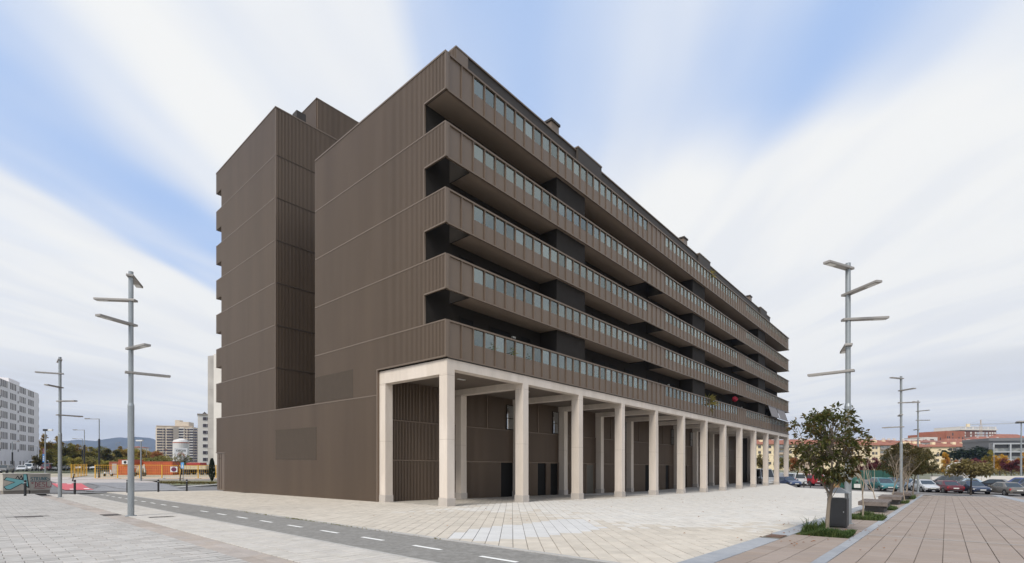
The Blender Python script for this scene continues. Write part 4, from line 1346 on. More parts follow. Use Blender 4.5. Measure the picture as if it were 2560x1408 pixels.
STEMS = [([(0, 0, 0), (.03, .0, .35), (.07, .01, .75), (.12, 0, 1.02)], [.062, .046, .040, .037]),
         ([(.12, 0, 1.02), (.16, .02, 1.3), (.32, .05, 1.65), (.42, .05, 2.0)], [.036, .03, .022, .016]),
         ([(.12, 0, 1.02), (.14, -.05, 1.35), (.10, -.06, 1.75), (.05, 0, 2.3)], [.034, .03, .024, .014]),
         ([(.10, 0, .95), (-.06, .05, 1.25), (-.32, .05, 1.55), (-.5, .02, 1.95)], [.03, .026, .02, .014])]
leafy_tree('leafy dark green young tree beside the litter bin', uv(.35, -14.6), 1.0, STEMS,
           (.05, 0, 2.27), (.86, .82, .95), 3, 195, 13, .145, 300, L_dark)
for i, (px, k, lab) in enumerate((((31.0, -14.5), 1.12, 'dark leafy tree just behind the second lamp post, nearest of the dark row'), ((36.5, -14.5), 1.2, 'dark leafy tree at the middle of the row by the parked cars'), ((41.5, -14.7), 1.25, 'dark leafy tree at the car park end of the row'))):
    leafy_tree(lab, uv(*px), k, STEMS, (.06, 0, 2.45), (1.25, 1.2, 1.0), 11 + i, 210, 13, .17, 0, L_dark2, 'dark leafy trees at the end of the planting strip')


def sapling(xy, h, seed, label, lean=0):
    rr = random.Random(seed)
    t = thing('sapling', label, 'tree', at(xy), 0, 'bare saplings in the planting strip')
    mb = MB()
    def grow(p, d, r, ln, lvl):
        pts = [p]; dd = d.copy()
        for s in range(3):
            dd = (dd + rand_dir(rr) * .16 + Vector((0, 0, .07))).normalized(); pts.append(pts[-1] + dd * ln / 3)
        mb.tube(pts, [r, r * .85, r * .7, r * .5], 6 if lvl < 2 else 4, 0, False)
        if lvl >= 3: return
        for b in range(2 if lvl else 4):
            q = pts[rr.choice((1, 2, 3)) if lvl else rr.choice((2, 3))]
            nd = (dd + rand_dir(rr) * .62 + Vector((0, 0, .25))).normalized()
            grow(q, nd, r * .5, ln * rr.uniform(.6, .85), lvl + 1)
    grow(Vector((0, 0, 0)), Vector((lean, .05, 1)).normalized(), .032, h * .42, 0)
    part_('trunk', mb, M_bark2, t)
sapling(uv(6.2, -14.75), 3.0, 4, 'bare many-stemmed sapling in front of the nearest bench', .1)
sapling(uv(12.6, -14.6), 2.9, 8, 'bare leaning sapling between the first two benches', -.08)
sapling(uv(22.0, -14.5), 3.3, 15, 'tall bare sapling just before the second lamp post')
sapling(uv(26.0, -14.9), 3.2, 23, 'bare sapling touching the second lamp post', .05)
sapling(uv(30.0, -14.8), 2.9, 31, 'thin bare sapling in front of the dark trees')


def tuft(poly, n, h, seed, label, bush=0.0):
    """Grass in a planting bed: many separate bent blades, one object."""
    rr = random.Random(seed); mb = MB()
    us = [p[0] for p in poly]; vs = [p[1] for p in poly]
    for i in range(n):
        u, v = rr.uniform(min(us), max(us)), rr.uniform(min(vs), max(vs))
        k = (.55 + .45 * math.sin(u * 4.1 + seed) * math.cos(v * 5.3)) * rr.uniform(.5, 1.2)
        x, y = uv(u, v); hh = h * max(.25, k); w = .009
        a = rr.uniform(0, 6.28); dx, dy = math.cos(a), math.sin(a); lean = hh * rr.uniform(.2, .9)
        z = G(x, y) - .02
        p0 = Vector((x, y, z)); p1 = p0 + Vector((dx * lean * .35, dy * lean * .35, hh * .65)); p2 = p0 + Vector((dx * lean, dy * lean, hh * rr.uniform(.75, 1)))
        s = Vector((-dy, dx, 0)) * w
        mb.add([p0 - s, p0 + s, p1 + s * .8, p1 - s * .8, p2], [(0, 1, 2, 3), (3, 2, 4)])
    o = mb.build('grass', L_grass); tag(o, label, 'grass', kind='stuff')
tuft([(-.85, -15.2), (.5, -14.15)], 5200, .24, 1, 'green weeds around the trunk of the leafy tree')
tuft([(-.1, -14.6), (.6, -14.2)], 260, .62, 9, 'tall wispy weed stems beside the leafy tree')
tuft([(5.5, -15.35), (7.2, -14.15)], 4200, .30, 2, 'green weeds at the foot of the first bare sapling')
tuft([(12.6, -15.25), (14.5, -14.15)], 2600, .28, 3, 'green weeds between the first two benches')
tuft([(20.3, -15.3), (22.6, -14.2)], 2400, .30, 4, 'green weeds beyond the second bench')
tuft([(28.0, -15.3), (31.0, -14.2)], 2600, .45, 5, 'taller green weeds by the farthest bench')
# weeds in the seam along the cycle path
rr = random.Random(5); mb = MB()
for i in range(420):
    v = rr.choice((rr.gauss(-1.6, .5), rr.gauss(-4.0, .9), rr.gauss(2.5, 1.6), rr.uniform(-9, 8))); x, y = uv(-7.56 + rr.gauss(0, .02), v)
    leaf(mb, (x, y, G(x, y) - .01), rand_dir(rr, .8), rr.uniform(.02, .06), rr, .5)
tag(mb.build('seam_weed', L_mid), 'thin line of weeds in the seam of the cycle path', 'weeds', kind='stuff')
# yucca on the top balcony, plant on the first
def yucca(p, r, n, label, m):
    t = thing('potted_plant', label, 'plant', p); rr = random.Random(2); mb = MB()
    mb.lathe([(.16, 0), (.2, .4)], 10); part_('pot', mb, M_plin, t)
    mb = MB()
    for i in range(n): leaf(mb, (0, 0, .42 + rr.uniform(0, r * .3)), rand_dir(rr, .5), r * rr.uniform(.7, 1.2), rr, .12, .15)
    f = part_('foliage', mb, m, t); f['kind'] = 'stuff'
yucca(bpoint(34.0, .6, 17.95), .95, 70, 'spiky yucca showing above the top balcony rail', L_olive)
yucca(bpoint(33.4, .5, 5.4), 1.2, 120, 'bushy green plant behind the lowest balcony rail', L_mid)

# --- park trees: a few crowns, each copied with its own size, turn and leaf colour
def crown_tree(name, seed, h, rx, cz, rz_, n, size, shape='round', label='', trunk=.16):
    rr = random.Random(seed)
    t = thing('tree', label, 'tree', (0, 0, 0))
    mb = MB(); top = cz + rz_ * .5
    mb.tube([(0, 0, -.4), (.05, .02, cz * .5), (.0, .05, top)], [trunk, trunk * .7, trunk * .25], 7)
    for i in range(7):
        a = i * 2.4; z = cz - rz_ * .5 + i * rz_ * .14
        mb.tube([(0, .03, z), (math.cos(a) * rx * .4, math.sin(a) * rx * .4, z + rz_ * .2), (math.cos(a) * rx * .75, math.sin(a) * rx * .75, z + rz_ * .42)], [trunk * .35, trunk * .2, .02], 5, 0, False)
    part_('trunk', mb, M_dbark, t)
    mb = MB(); lumps = []
    for i in range(26):
        q = rand_dir(rr) * (rr.random() ** .4)
        if shape == 'cone': q = Vector((q.x * (1 - (q.z + 1) * .42), q.y * (1 - (q.z + 1) * .42), q.z))
        if shape == 'flat': q = Vector((q.x * 1.15, q.y * 1.15, q.z * .6 - abs(q.x) * .25))
        lumps.append((Vector((q.x * rx, q.y * rx, cz + q.z * rz_)), rr.uniform(.22, .42) * rx))
    for i in range(n):
        c, r = rr.choice(lumps); p = c + rand_dir(rr) * r * rr.uniform(.3, 1.0) * Vector((1, 1, 1)).length / 1.73
        leaf(mb, p, rand_dir(rr, .1), size * rr.uniform(.6, 1.3), rr, .62)
    f = part_('crown', mb, L_olive, t); f['kind'] = 'stuff'
    return t, h
T_R, _ = crown_tree('round', 1, 8, 2.6, 5.3, 2.9, 2500, .52)
T_T, _ = crown_tree('tall', 2, 10, 2.0, 6.2, 4.2, 2500, .52)
T_C, _ = crown_tree('cone', 3, 9, 2.2, 5.2, 4.2, 2500, .50, 'cone')
T_F, _ = crown_tree('flat', 4, 5, 3.0, 4.3, 1.7, 2500, .50, 'flat')
protos = {'R': (T_R, 8.2), 'T': (T_T, 10.4), 'C': (T_C, 9.4), 'F': (T_F, 5.6)}
def park(kind, px, ytop, Y, lab, m, group, wide=1.0):
    b = base(px, Y); z = -(ytop - 1156) / 1215 * Y; o, h = protos[kind]
    k = (z - b[2]) / h
    return copy_tree2(o, b, rng.uniform(0, 6), lab, (k * wide, k * wide, k), {'crown': m}, group)
def copy_tree2(o, loc, rz, lab, sc, mats, group):
    c = copy_tree(o, loc, rz, lab, sc, mats); c['group'] = group; return c
GL = 'autumn trees of the park beyond the corner'
for k, px, yt, Y, m, w, lab in (
    ('R', 96, 1137, 120, L_dark2, .9, 'dark low tree in front of the white apartment block'),
    ('T', 113, 1086, 175, L_ochre, .8, 'tall ochre tree standing beside the balconies of the white block'),
    ('T', 142, 1091, 180, L_ochre, .75, 'tall ochre tree, second from the white block'),
    ('R', 128, 1122, 150, L_olive, 1.0, 'olive tree behind the blue banner lamp'),
    ('R', 165, 1108, 165, L_olive, 1.2, 'broad olive tree between the two tall ochre trees and the lamp posts'),
    ('R', 152, 1140, 122, L_mid, 1.1, 'green-brown tree behind the second lamp post'),
    ('R', 198, 1112, 170, L_ochre, 1.1, 'ochre round tree behind the fence panels'),
    ('R', 188, 1143, 118, L_olive, 1.2, 'low olive tree behind the yellow fence panels'),
    ('T', 226, 1117, 165, L_olive, 1.2, 'olive tree behind the black lamp posts'),
    ('R', 222, 1148, 125, L_brown, 1.2, 'brown-green low tree behind the black lamp posts'),
    ('R', 252, 1116, 190, L_mid, 1.2, 'mid green tree under the far hills'),
    ('C', 268, 1121, 150, L_dark2, 1.3, 'dark evergreen tree in front of the hills'),
    ('C', 292, 1124, 155, L_dark2, 1.4, 'broad dark evergreen left of the orange cabins'),
    ('R', 262, 1150, 115, L_olive, 1.2, 'low olive tree behind the yellow gate post'),
    ('T', 302, 1116, 200, L_ochre, 1.1, 'golden brown tree rising above the dark evergreens'),
    ('R', 322, 1121, 190, L_ochre, 1.2, 'ochre tree behind the nearest lamp post'),
    ('R', 345, 1122, 185, L_olive, 1.2, 'olive tree behind the short grey lamp'),
    ('R', 372, 1124, 180, L_ochre, 1.3, 'ochre tree next to the cream tower'),
    ('R', 392, 1128, 175, L_rust, 1.0, 'rust coloured tree at the foot of the cream tower'),
    ('R', 308, 1142, 128, L_mid, 1.2, 'green tree just behind the tall orange cabin'),
    ('R', 350, 1143, 130, L_olive, 1.2, 'olive tree just behind the long orange cabin'),
    ('R', 412, 1146, 135, L_mid, 1.0, 'yellow-green bush-like tree behind the long cabin'),
    ):
    park(k, px, yt, Y, lab, m, GL, w * 1.25)
GRR = 'autumn trees of the park beyond the car park'
for k, px, yt, Y, m, w, lab in (
    ('R', 1906, 1136, 120, L_brown, 1.0, 'brown tree seen between the last arcade columns'),
    ('C', 1939, 1136, 110, L_cyp, .45, 'narrow dark cypress seen between the last arcade columns'),
    ('R', 1962, 1140, 125, L_mid, .9, 'green tree right behind the last arcade column'),
    ('R', 1996, 1140, 100, L_rust, 1.1, 'rust brown tree above the small white van'),
    ('R', 2030, 1150, 110, L_olive, 1.0, 'olive tree above the red car'),
    ('R', 2140, 1146, 120, L_plum, 1.1, 'dark plum-red tree above the green bottle bank'),
    ('R', 2172, 1144, 118, L_plum, 1.1, 'dark plum-red tree above the teal car'),
    ('R', 2204, 1150, 116, L_plum, 1.0, 'dark plum-red tree next to the dark leafy row'),
    ('R', 2330, 1158, 110, L_brown, 1.2, 'brownish tree behind the dark van'),
    ('C', 2363, 1130, 125, L_yel, .85, 'bright yellow tree in front of the cream housing'),
    ('R', 2381, 1148, 118, L_rust, .9, 'rust tree leaning against the bright yellow one'),
    ('R', 2398, 1148, 124, L_mid, .9, 'green tree behind the bright yellow tree'),
    ('F', 2432, 1120, 190, L_cyp, 1.3, 'dark flat-topped cedar before the cream housing'),
    ('R', 2425, 1146, 130, L_plum, 1.2, 'plum-red tree under the cedar'),
    ('R', 2450, 1148, 118, L_plum, .9, 'plum-red tree behind the street tree'),
    ('T', 2474, 1126, 135, L_olive, .9, 'tall olive tree before the grey office block'),
    ('R', 2500, 1136, 128, L_yel, 1.0, 'orange-yellow tree before the grey office block'),
    ('R', 2528, 1146, 122, L_plum, 1.15, 'dark red round tree before the grey office block'),
    ('T', 2556, 1132, 126, L_yel, .9, 'golden tree at the edge by the light mast'),
    ('R', 2585, 1140, 128, L_rust, 1.0, 'rust tree beyond the light mast'),
    ):
    park(k, px, yt, Y, lab, m, GRR, w * 1.15)
park('F', 2427, 1153, 49, 'umbrella-shaped brown-green street tree standing between two parked cars', L_brown, 'street trees at the car park', 1.0)
for o in (T_R, T_T, T_C, T_F):
    for ch in list(o.children): bpy.data.objects.remove(ch)
    bpy.data.objects.remove(o)
# bare-topped street tree and cypress at the corner
leafy_tree('small grey-green street tree with thin foliage in front of the truck', base(450, 66)[:2], 1.5, STEMS, (.1, 0, 2.05), (.72, .72, .55), 41, 90, 7, .11, 0, L_mid, bark=M_dbark)
t = thing('cypress', 'slim dark cypress beside the far corner of the building', 'tree', base(530, 62)); rr = random.Random(3); mb = MB()
for i in range(1500):
    z = rr.uniform(.15, 2.95); r = .34 * min(1, z / .8) * (1 - (z / 3.0) ** 3) ** .7; a = rr.uniform(0, 6.28)
    leaf(mb, (r * math.cos(a), r * math.sin(a), z), (math.cos(a) * .4, math.sin(a) * .4, 1), .2, rr, .35, 0)
f = part_('foliage', mb, L_cyp, t); f['kind'] = 'stuff'
mb = MB(); mb.tube([(0, 0, 0), (0, 0, 2.6)], [.07, .02], 6); part_('trunk', mb, M_dbark, t)
# low planting and the far wood that nobody could count
def scrub(name, pts, n, h, size, m, label, seed):
    rr = random.Random(seed); mb = MB()
    for i in range(n):
        k = rr.randrange(len(pts) - 1); a, b = pts[k], pts[k + 1]; f = rr.random()
        x, y = a[0] + (b[0] - a[0]) * f + rr.gauss(0, h * .25), a[1] + (b[1] - a[1]) * f + rr.gauss(0, h * .25)
        hh = h * (.7 + .3 * math.sin(x * .35 + seed) * math.cos(x * .13))
        leaf(mb, (x, y, G(x, y) + rr.random() ** .8 * hh), rand_dir(rr, .1), size * rr.uniform(.6, 1.3), rr, .6)
    tag(mb.build(name, m), label, 'shrubs', kind='stuff')
scrub('undergrowth', [base(100, 205)[:2], base(400, 215)[:2]], 9000, 7.5, .9, L_olive, 'thick olive undergrowth of the park below the hills', 1)
scrub('undergrowth', [base(120, 135)[:2], base(300, 140)[:2]], 3500, 2.6, .5, L_olive, 'dark undergrowth along the far street', 2)
scrub('undergrowth', [base(150, 150)[:2], base(420, 140)[:2]], 7000, 4.2, .6, L_mid, 'green-brown bushes at the foot of the park trees', 6)
scrub('undergrowth', [base(2010, 150)[:2], base(2600, 150)[:2]], 5000, 2.4, .5, L_brown, 'brown-green undergrowth of the park behind the parked cars', 3)
scrub('ground_cover', [base(400, 58)[:2], base(540, 58.5)[:2]], 1500, .3, .14, L_brown, 'low dry plants in the median beside the crossing', 4)

# fallen leaves and specks on the paving
rr = random.Random(12); mb = MB()
for i in range(170):
    if i < 90: u, v = rr.gauss(.5, 2.2), -14.4 + rr.gauss(0, .8)
    else: u, v = rr.uniform(-6, 30), rr.uniform(-13, -1.5)
    x, y = uv(u, v)
    leaf(mb, (x, y, G(x, y) + .012), (rr.uniform(-1, 1), rr.uniform(-1, 1), .12), rr.uniform(.05, .10), rr, .55, .1)
tag(mb.build('fallen_leaves', L_rust), 'scattered brown fallen leaves on the pale square', 'leaves', kind='stuff')

for u, r, n, lab, m in ((3.1, .55, 90, 'green potted plant behind the first glass panes of the lowest balcony', L_grass), (4.6, .6, 110, 'bushy potted plant in the middle of the plants on the lowest balcony', L_mid), (5.9, .5, 80, 'small potted plant, last of the three behind the lowest balcony glass', L_grass)):
    yucca(bpoint(u, .45, 5.26), r, n, lab, m)

# ---------------------------------------------------------------- vehicles
M_tyre = mat('tyre_rubber', (.018, .018, .019), .85)
M_rim = mat('wheel_rim', (.38, .39, .40), .35, .6)
M_cglass = mat('car_glass', (.030, .040, .048), .08, 0, var=.02, spec=.7)
M_lampc = mat('clear_headlamp', (.62, .64, .66), .12, .1, var=.02)
M_tail = mat('red_tail_lamp', (.42, .02, .03), .2)
M_plate = mat('number_plate', (.62, .62, .60), .5)
M_trim = mat('black_car_trim', (.025, .025, .027), .6)
KIND = {  # length, half width, height, sill, belt, hood front/rear height, hood end x, screen top x, roof rear x, rear screen base x
    'hatch': (3.95, .84, 1.45, .26, .92, .74, .90, 1.05, .15, -1.25, -1.88),
    'sedan': (4.5, .87, 1.42, .24, .92, .76, .94, 1.15, .30, -.95, -1.60),
    'mpv': (4.3, .88, 1.62, .26, .98, .82, 1.00, 1.35, .35, -1.55, -2.05),
    'suv': (4.5, .92, 1.72, .35, 1.05, .95, 1.05, 1.10, .35, -1.95, -2.2),
    'van': (4.2, .86, 1.84, .28, 1.02, .88, 1.05, 1.30, .60, -2.02, -2.08),
    'bigvan': (5.6, 1.0, 2.55, .35, 1.30, 1.05, 1.30, 2.05, 1.20, -2.72, -2.78)}
def car(kind, m, p, rz, label, cat='car', panel=False, group='cars parked at the square', simple=False, nm='parked_car'):
    """Parked vehicle: lofted body, tapered cabin with inset glazing, wheels, lamps, plates."""
    Ln, w, H, sill, belt, hf, hb, xh, xs, xr, xb = KIND[kind]
    t = thing(nm, label, cat, p, rz, group)
    f, r = Ln / 2, -Ln / 2
    # lower body sections: x, half width, bottom, shoulder, top
    secs = [(r, w * .80, sill + .14, belt * .62, belt * .80), (r + .10, w * .93, sill + .04, belt * .72, hb * .97 if xb > r + .3 else belt), (r + .45, w, sill, belt * .76, hb if xb > r + .3 else belt + .02),
            (xb, w, sill, belt * .78, belt + .02), (0, w * 1.01, sill - .02, belt * .78, belt + .01), (xh, w, sill, belt * .76, hb * .99),
            (f - .45, w * .98, sill, hf * .86, hf * 1.0 + .05), (f - .12, w * .90, sill + .04, hf * .78, hf * .93), (f, w * .72, sill + .12, hf * .62, hf * .78)]
    secs = sorted(secs, key=lambda s: s[0])
    mb = MB(); nring = 8
    for x, hw, zb, zs, zt in secs:
        mb.v += [(x, -hw * .88, zb), (x, -hw, zb + .12), (x, -hw, zs), (x, -hw * .93, zt), (x, hw * .93, zt), (x, hw, zs), (x, hw, zb + .12), (x, hw * .88, zb)]
    for i in range(len(secs) - 1):
        for k in range(nring):
            k2 = (k + 1) % nring
            mb.f.append((i * nring + k, (i + 1) * nring + k, (i + 1) * nring + k2, i * nring + k2)); mb.m.append(0)
    mb.f.append(tuple(range(nring))); mb.m.append(0)
    mb.f.append(tuple(reversed(range((len(secs) - 1) * nring, len(secs) * nring)))); mb.m.append(0)
    b = part_('body', mb, m, t, True)
    es = b.modifiers.new('edge', 'EDGE_SPLIT'); es.split_angle = R(38)
    # cabin
    B = [(xb, w * .93), (xh - .02, w * .93)]; T = [(xr, w * .74), (xs, w * .74)]
    zb, zt = belt - .02, H
    v = [(B[0][0], -B[0][1], zb), (B[1][0], -B[1][1], zb), (B[1][0], B[1][1], zb), (B[0][0], B[0][1], zb),
         (T[0][0], -T[0][1], zt - .05), (T[1][0], -T[1][1], zt - .06), (T[1][0], T[1][1], zt - .06), (T[0][0], T[0][1], zt - .05),
         (T[0][0] + .08, -T[0][1] * .82, zt), (T[1][0] - .1, -T[1][1] * .82, zt), (T[1][0] - .1, T[1][1] * .82, zt), (T[0][0] + .08, T[0][1] * .82, zt)]
    fs = [(0, 1, 5, 4), (1, 2, 6, 5), (2, 3, 7, 6), (3, 0, 4, 7), (4, 5, 9, 8), (5, 6, 10, 9), (6, 7, 11, 10), (7, 4, 8, 11), (8, 9, 10, 11)]
    mb = MB(); mb.add(v, fs); c = part_('cabin', mb, m, t)
    V = [Vector(q) for q in v]
    def pane(name, a, bq, cq, d, l, rr_, lo, hi, off=.008):
        """Glazing set into the face a-b-c-d between fractions l..r across and lo..hi up."""
        def pt(s, h): return (V[a].lerp(V[bq], s)).lerp(V[d].lerp(V[cq], s), h)
        n = (V[bq] - V[a]).cross(V[d] - V[a]).normalized() * off
        mb = MB(); q = [pt(l, lo) + n, pt(rr_, lo) + n, pt(rr_, hi) + n, pt(l, hi) + n]
        mb.quad(*q); part_(name, mb, M_cglass, t)
    pane('windscreen', 1, 2, 6, 5, .06, .94, .08, .94)
    pane('rear_window', 3, 0, 4, 7, .08, .92, .12 if kind != 'sedan' else .06, .90)
    for (a, bq, cq, d, fl) in ((0, 1, 5, 4, False), (2, 3, 7, 6, True)):
        L_ = [(.08, .36), (.39, .64), (.67, .90)] if kind in ('mpv', 'suv') else [(.16, .48), (.51, .86)]
        if panel: L_ = [(.62, .86)]
        for l, r_ in L_:
            if fl: l, r_ = 1 - r_, 1 - l
            pane('side_window', a, bq, cq, d, l, r_, .10, .88)
    # wheels
    wr = .31 if kind not in ('suv', 'bigvan') else .36
    for x in (f - .82, r + .80):
        for s in (-1, 1):
            mb = MB(); mb.tube([(x, s * (w - .19), wr), (x, s * (w + .015), wr)], wr, 16); wh = part_('wheel', mb, M_tyre, t)
            if not simple:
                mb = MB(); mb.tube([(x, s * (w + .008), wr), (x, s * (w + .022), wr)], wr * .62, 12); part_('rim', mb, M_rim, wh)
            mb = MB(); mb.tube([(x, s * (w - .02), wr + .03), (x, s * (w + .006), wr + .03)], wr + .06, 16); part_('wheel_arch', mb, M_trim, t)
    for s in (-1, 1):
        mb = MB(); mb.box(f - .22, f - .035, s * w * .80 - .13, s * w * .80 + .13, hf * .70, hf * .86); mb.map(lambda x, y, z: (x - .30 * max(0, abs(y) - w * .68), y, z)); part_('headlight', mb, M_lampc, t)
        mb = MB(); z0 = belt * .66 if kind != 'van' and kind != 'suv' else belt * .75
        mb.box(r + .0, r + .10, s * w * .80 - .12, s * w * .80 + .12, z0, z0 + (.17 if kind not in ('van', 'suv') else .34)); mb.map(lambda x, y, z: (x + .35 * max(0, abs(y) - w * .75), y, z)); part_('tail_light', mb, M_tail, t)
        mb = MB(); mb.box(xh - .32, xh - .16, s * (w + .07) - .08, s * (w + .07) + .08, belt, belt + .15); part_('mirror', mb, m, t)
    mb = MB(); mb.box(f - .06, f + .03, -w * .62, w * .62, sill + .06, sill + .20); bp = part_('front_bumper', mb, M_trim, t)
    mb = MB(); mb.box(f + .0, f + .04, -.26, .26, sill + .21, sill + .32); part_('number_plate', mb, M_plate, t)
    mb = MB(); mb.box(f - .10, f - .01, -w * .34, w * .34, hf * .70, hf * .82); part_('grille', mb, M_trim, t)
    mb = MB(); mb.box(r - .03, r + .06, -w * .66, w * .66, sill + .08, sill + .20); part_('rear_bumper', mb, M_trim, t)
    mb = MB(); mb.box(r - .035, r + .03, -.26, .26, belt * .60, belt * .60 + .11); part_('number_plate', mb, M_plate, t)
    return t
def paint(name, c, coat=.4): return mat('paint_' + name, c, .35, .15, var=.02, coat=coat)
Pw, Pteal, Pred, Pmar = paint('white', (.60, .61, .62)), paint('teal', (.045, .17, .18)), paint('red', (.33, .015, .025)), paint('maroon', (.11, .014, .022))
Pnavy, Pblue, Pgrey, Psil, Pblk = paint('navy', (.018, .028, .06)), paint('light_blue', (.19, .26, .33)), paint('warm_grey', (.155, .145, .132)), paint('silver', (.50, .51, .53)), paint('black', (.02, .022, .026))
Pdkb, Pvb = paint('dark_blue', (.025, .045, .11)), paint('van_blue', (.03, .05, .16))
def deg(a): return R(a)
car('bigvan', Pw, (35.88, 69.42, -3.46), deg(-100), 'tall white van with a black lower front seen between the last columns', 'van', True)
car('sedan', Pdkb, (39.57, 69.87, -3.48), deg(-88), 'dark blue car half hidden by the last column')
car('van', Pw, (43.21, 75.97, -3.50), deg(-100), 'white van partly behind the last arcade column', 'van', True)
car('van', Pw, (43.98, 74.74, -3.51), deg(68), 'small white van seen from behind next to the last column', 'van', True)
car('suv', Pred, (45.33, 73.63, -3.51), deg(84), 'bright red car parked behind the pale square')
car('van', Pw, (46.63, 72.54, -3.52), deg(100), 'white van with a dark front partly hidden by the leafy tree', 'van', True)
car('mpv', Pteal, (45.88, 60.20, -3.52), deg(-106), 'teal rounded family car facing the square')
car('sedan', Pblk, (54.40, 68.86, -3.57), deg(-108), 'black car tucked behind the teal family car')
car('hatch', Pblue, (50.52, 62.00, -3.55), deg(-100), 'pale blue hatchback behind the second lamp post')
car('hatch', Psil, (49.73, 58.55, -3.54), deg(-108), 'silver hatchback facing the terrace beside the dark trees')
car('suv', Pblk, (62.00, 69.75, -3.62), deg(142), 'dark van with pale ladders fixed to its back', 'van')
car('sedan', Pmar, (50.85, 57.11, -3.55), deg(74), 'maroon saloon seen from behind at the terrace edge')
car('sedan', Pnavy, (52.73, 55.81, -3.56), deg(-108), 'navy saloon facing the terrace behind the street tree')
car('sedan', Pblue, (62.41, 66.63, -3.62), deg(150), 'dark blue car in the second row behind the navy saloon')
car('hatch', Pblk, (61.89, 62.77, -3.62), deg(120), 'small black hatchback in the second row')
car('sedan', Pgrey, (53.93, 53.18, -3.57), deg(74), 'warm grey saloon seen from behind, closest to the picture edge')
car('suv', Pvb, (63.73, 61.21, -3.63), deg(130), 'blue van behind the warm grey saloon', 'van')
car('hatch', Pdkb, (58.32, 54.59, -3.59), deg(72), 'dark blue car cut off by the picture edge')
# ladder rack on the dark van
lt = thing('ladder_rack', 'pale ladder-like rack on the rear of the dark van', 'rack', ((62.99, 69.32, -3.62)[0], (62.99, 69.32, -3.62)[1], (62.99, 69.32, -3.62)[2] + .75), deg(0))
mb = MB()
for x in (-.5, .1, .7): mb.beam((x, 0, 0), (x - .15, .05, 1.05), .07, .05)
part_('upright', mb, M_lens, lt)
mb = MB()
for z in (.45, .7, .85): mb.beam((-.75, 0, z), (.8, 0, z), .05, .05)
part_('bar', mb, M_lens, lt)
# recycling containers and boxes
M_green = mat('bottle_green_plastic', (.015, .075, .055), .45, var=.1)
t = thing('bottle_bank', 'dome-shaped dark green bottle bank with a pale notice', 'container', (44.54, 62.71, -3.51), R(-35))
mb = MB(); mb.lathe([(.72, 0), (.82, .3), (.82, .85), (.72, 1.2), (.45, 1.5), (.12, 1.62)], 20); part_('dome', mb, M_green, t, True)
for s in (-1, 1):
    mb = MB(); mb.tube([(-.1, s * -.0 - .80, 1.02), (.1, -.80, 1.02)], .12, 10); 
part_('opening', mb, M_black, t)
mb = MB(); mb.box(-.34, .34, -.86, -.83, .25, .75); part_('notice', mb, M_plate, t)
t = thing('waste_container', 'large green waste container with a blue lid behind the leafy tree', 'container', (42.96, 64.43, -3.50), R(-15))
mb = MB(); mb.box(-1.0, 1.0, -.55, .55, .12, 1.15); part_('body', mb, M_green, t, bevel=.06)
mb = MB(); mb.add([(-1.02, -.57, 1.155), (1.02, -.57, 1.155), (1.02, .57, 1.155), (-1.02, .57, 1.155), (-.9, -.1, 1.38), (.9, -.1, 1.38), (.9, .5, 1.34), (-.9, .5, 1.34)], [(4, 5, 6, 7), (0, 1, 5, 4), (1, 2, 6, 5), (2, 3, 7, 6), (3, 0, 4, 7)])
part_('lid', mb, mat('blue_lid', (.03, .10, .22), .5), t)
for x in (-.8, .8):
    mb = MB(); mb.tube([(x, -.5, .1), (x, -.4, .1)], .1, 8); part_('wheel', mb, M_black, t)
M_card = mat('cardboard', (.42, .25, .11), .85, var=.12)
for k, (px, dx, s, rz, lab) in enumerate(((2088, 0, .62, .5, 'large crumpled cardboard box leaning on the green container'), (2098, 0, .42, -.3, 'small flat cardboard box beside the larger one'), (2080, 0, .36, .9, 'cardboard box in front of the green container'))):
    b = base(px, 58); b = (b[0], b[1], b[2] - .45); t = thing('cardboard_box', lab, 'box', b, rz, 'cardboard left by the containers')
    mb = MB(); mb.box(-s * .6, s * .6, -s * .5, s * .5, 0, s * (1.5 if k == 0 else .8)); part_('carton', mb, M_card, t)
    mb = MB(); z = s * (1.5 if k == 0 else .8); mb.quad((-s * .6, -s * .5, z), (s * .6, -s * .5, z), (s * .7, -s * .8, z + .12), (-s * .5, -s * .8, z + .15)); part_('flap', mb, M_card, t)
# left: the far street
GLC = 'vehicles parked along the far street'
car('van', Pw, base(74, 118), deg(-60), 'white van behind the graffiti boxes', 'van', True, GLC, True)
car('hatch', Psil, base(55, 112), deg(-50), 'pale silver car behind the graffiti boxes', 'car', False, GLC, True)
cam_t = car('bigvan', Pw, base(88, 135), deg(190), 'white camper van with a dark window in front of the white block', 'van', False, GLC, True)
for k, (px, Y, kd, m, lab) in enumerate(((118, 120, 'van', Pmar, 'dark red van by the blue banner lamp'), (131, 122, 'van', Psil, 'silver van in the street row'), (143, 126, 'hatch', Pw, 'white hatchback in the street row'), (155, 124, 'suv', Pgrey, 'grey car just short of the second lamp post'), (168, 128, 'hatch', Pblk, 'black hatchback beyond the second lamp post'), (108, 128, 'hatch', Psil, 'silver hatchback next to the camper van'), (10, 95, 'suv', Pgrey, 'grey vehicle at the very edge before the white block'), (196, 132, 'sedan', Psil, 'silver saloon half hidden behind fence panels'), (225, 135, 'hatch', Pw, 'white hatchback behind the gate post'), (258, 138, 'sedan', Pblk, 'black saloon far behind the yellow fence'))):
    car(kd, m, base(px, Y), deg(-60 + 15 * (k % 3)), lab, 'van' if kd == 'van' else 'car', False, GLC, True)
mb = MB(); t = thing('scooter', 'white scooter standing by the brown cabin end', 'scooter', base(271, 82), R(80))
mb.tube([(-.6, 0, .25), (-.6, .05, .25)], .25, 12); mb2 = MB(); mb2.tube([(.6, 0, .25), (.6, .05, .25)], .25, 12)
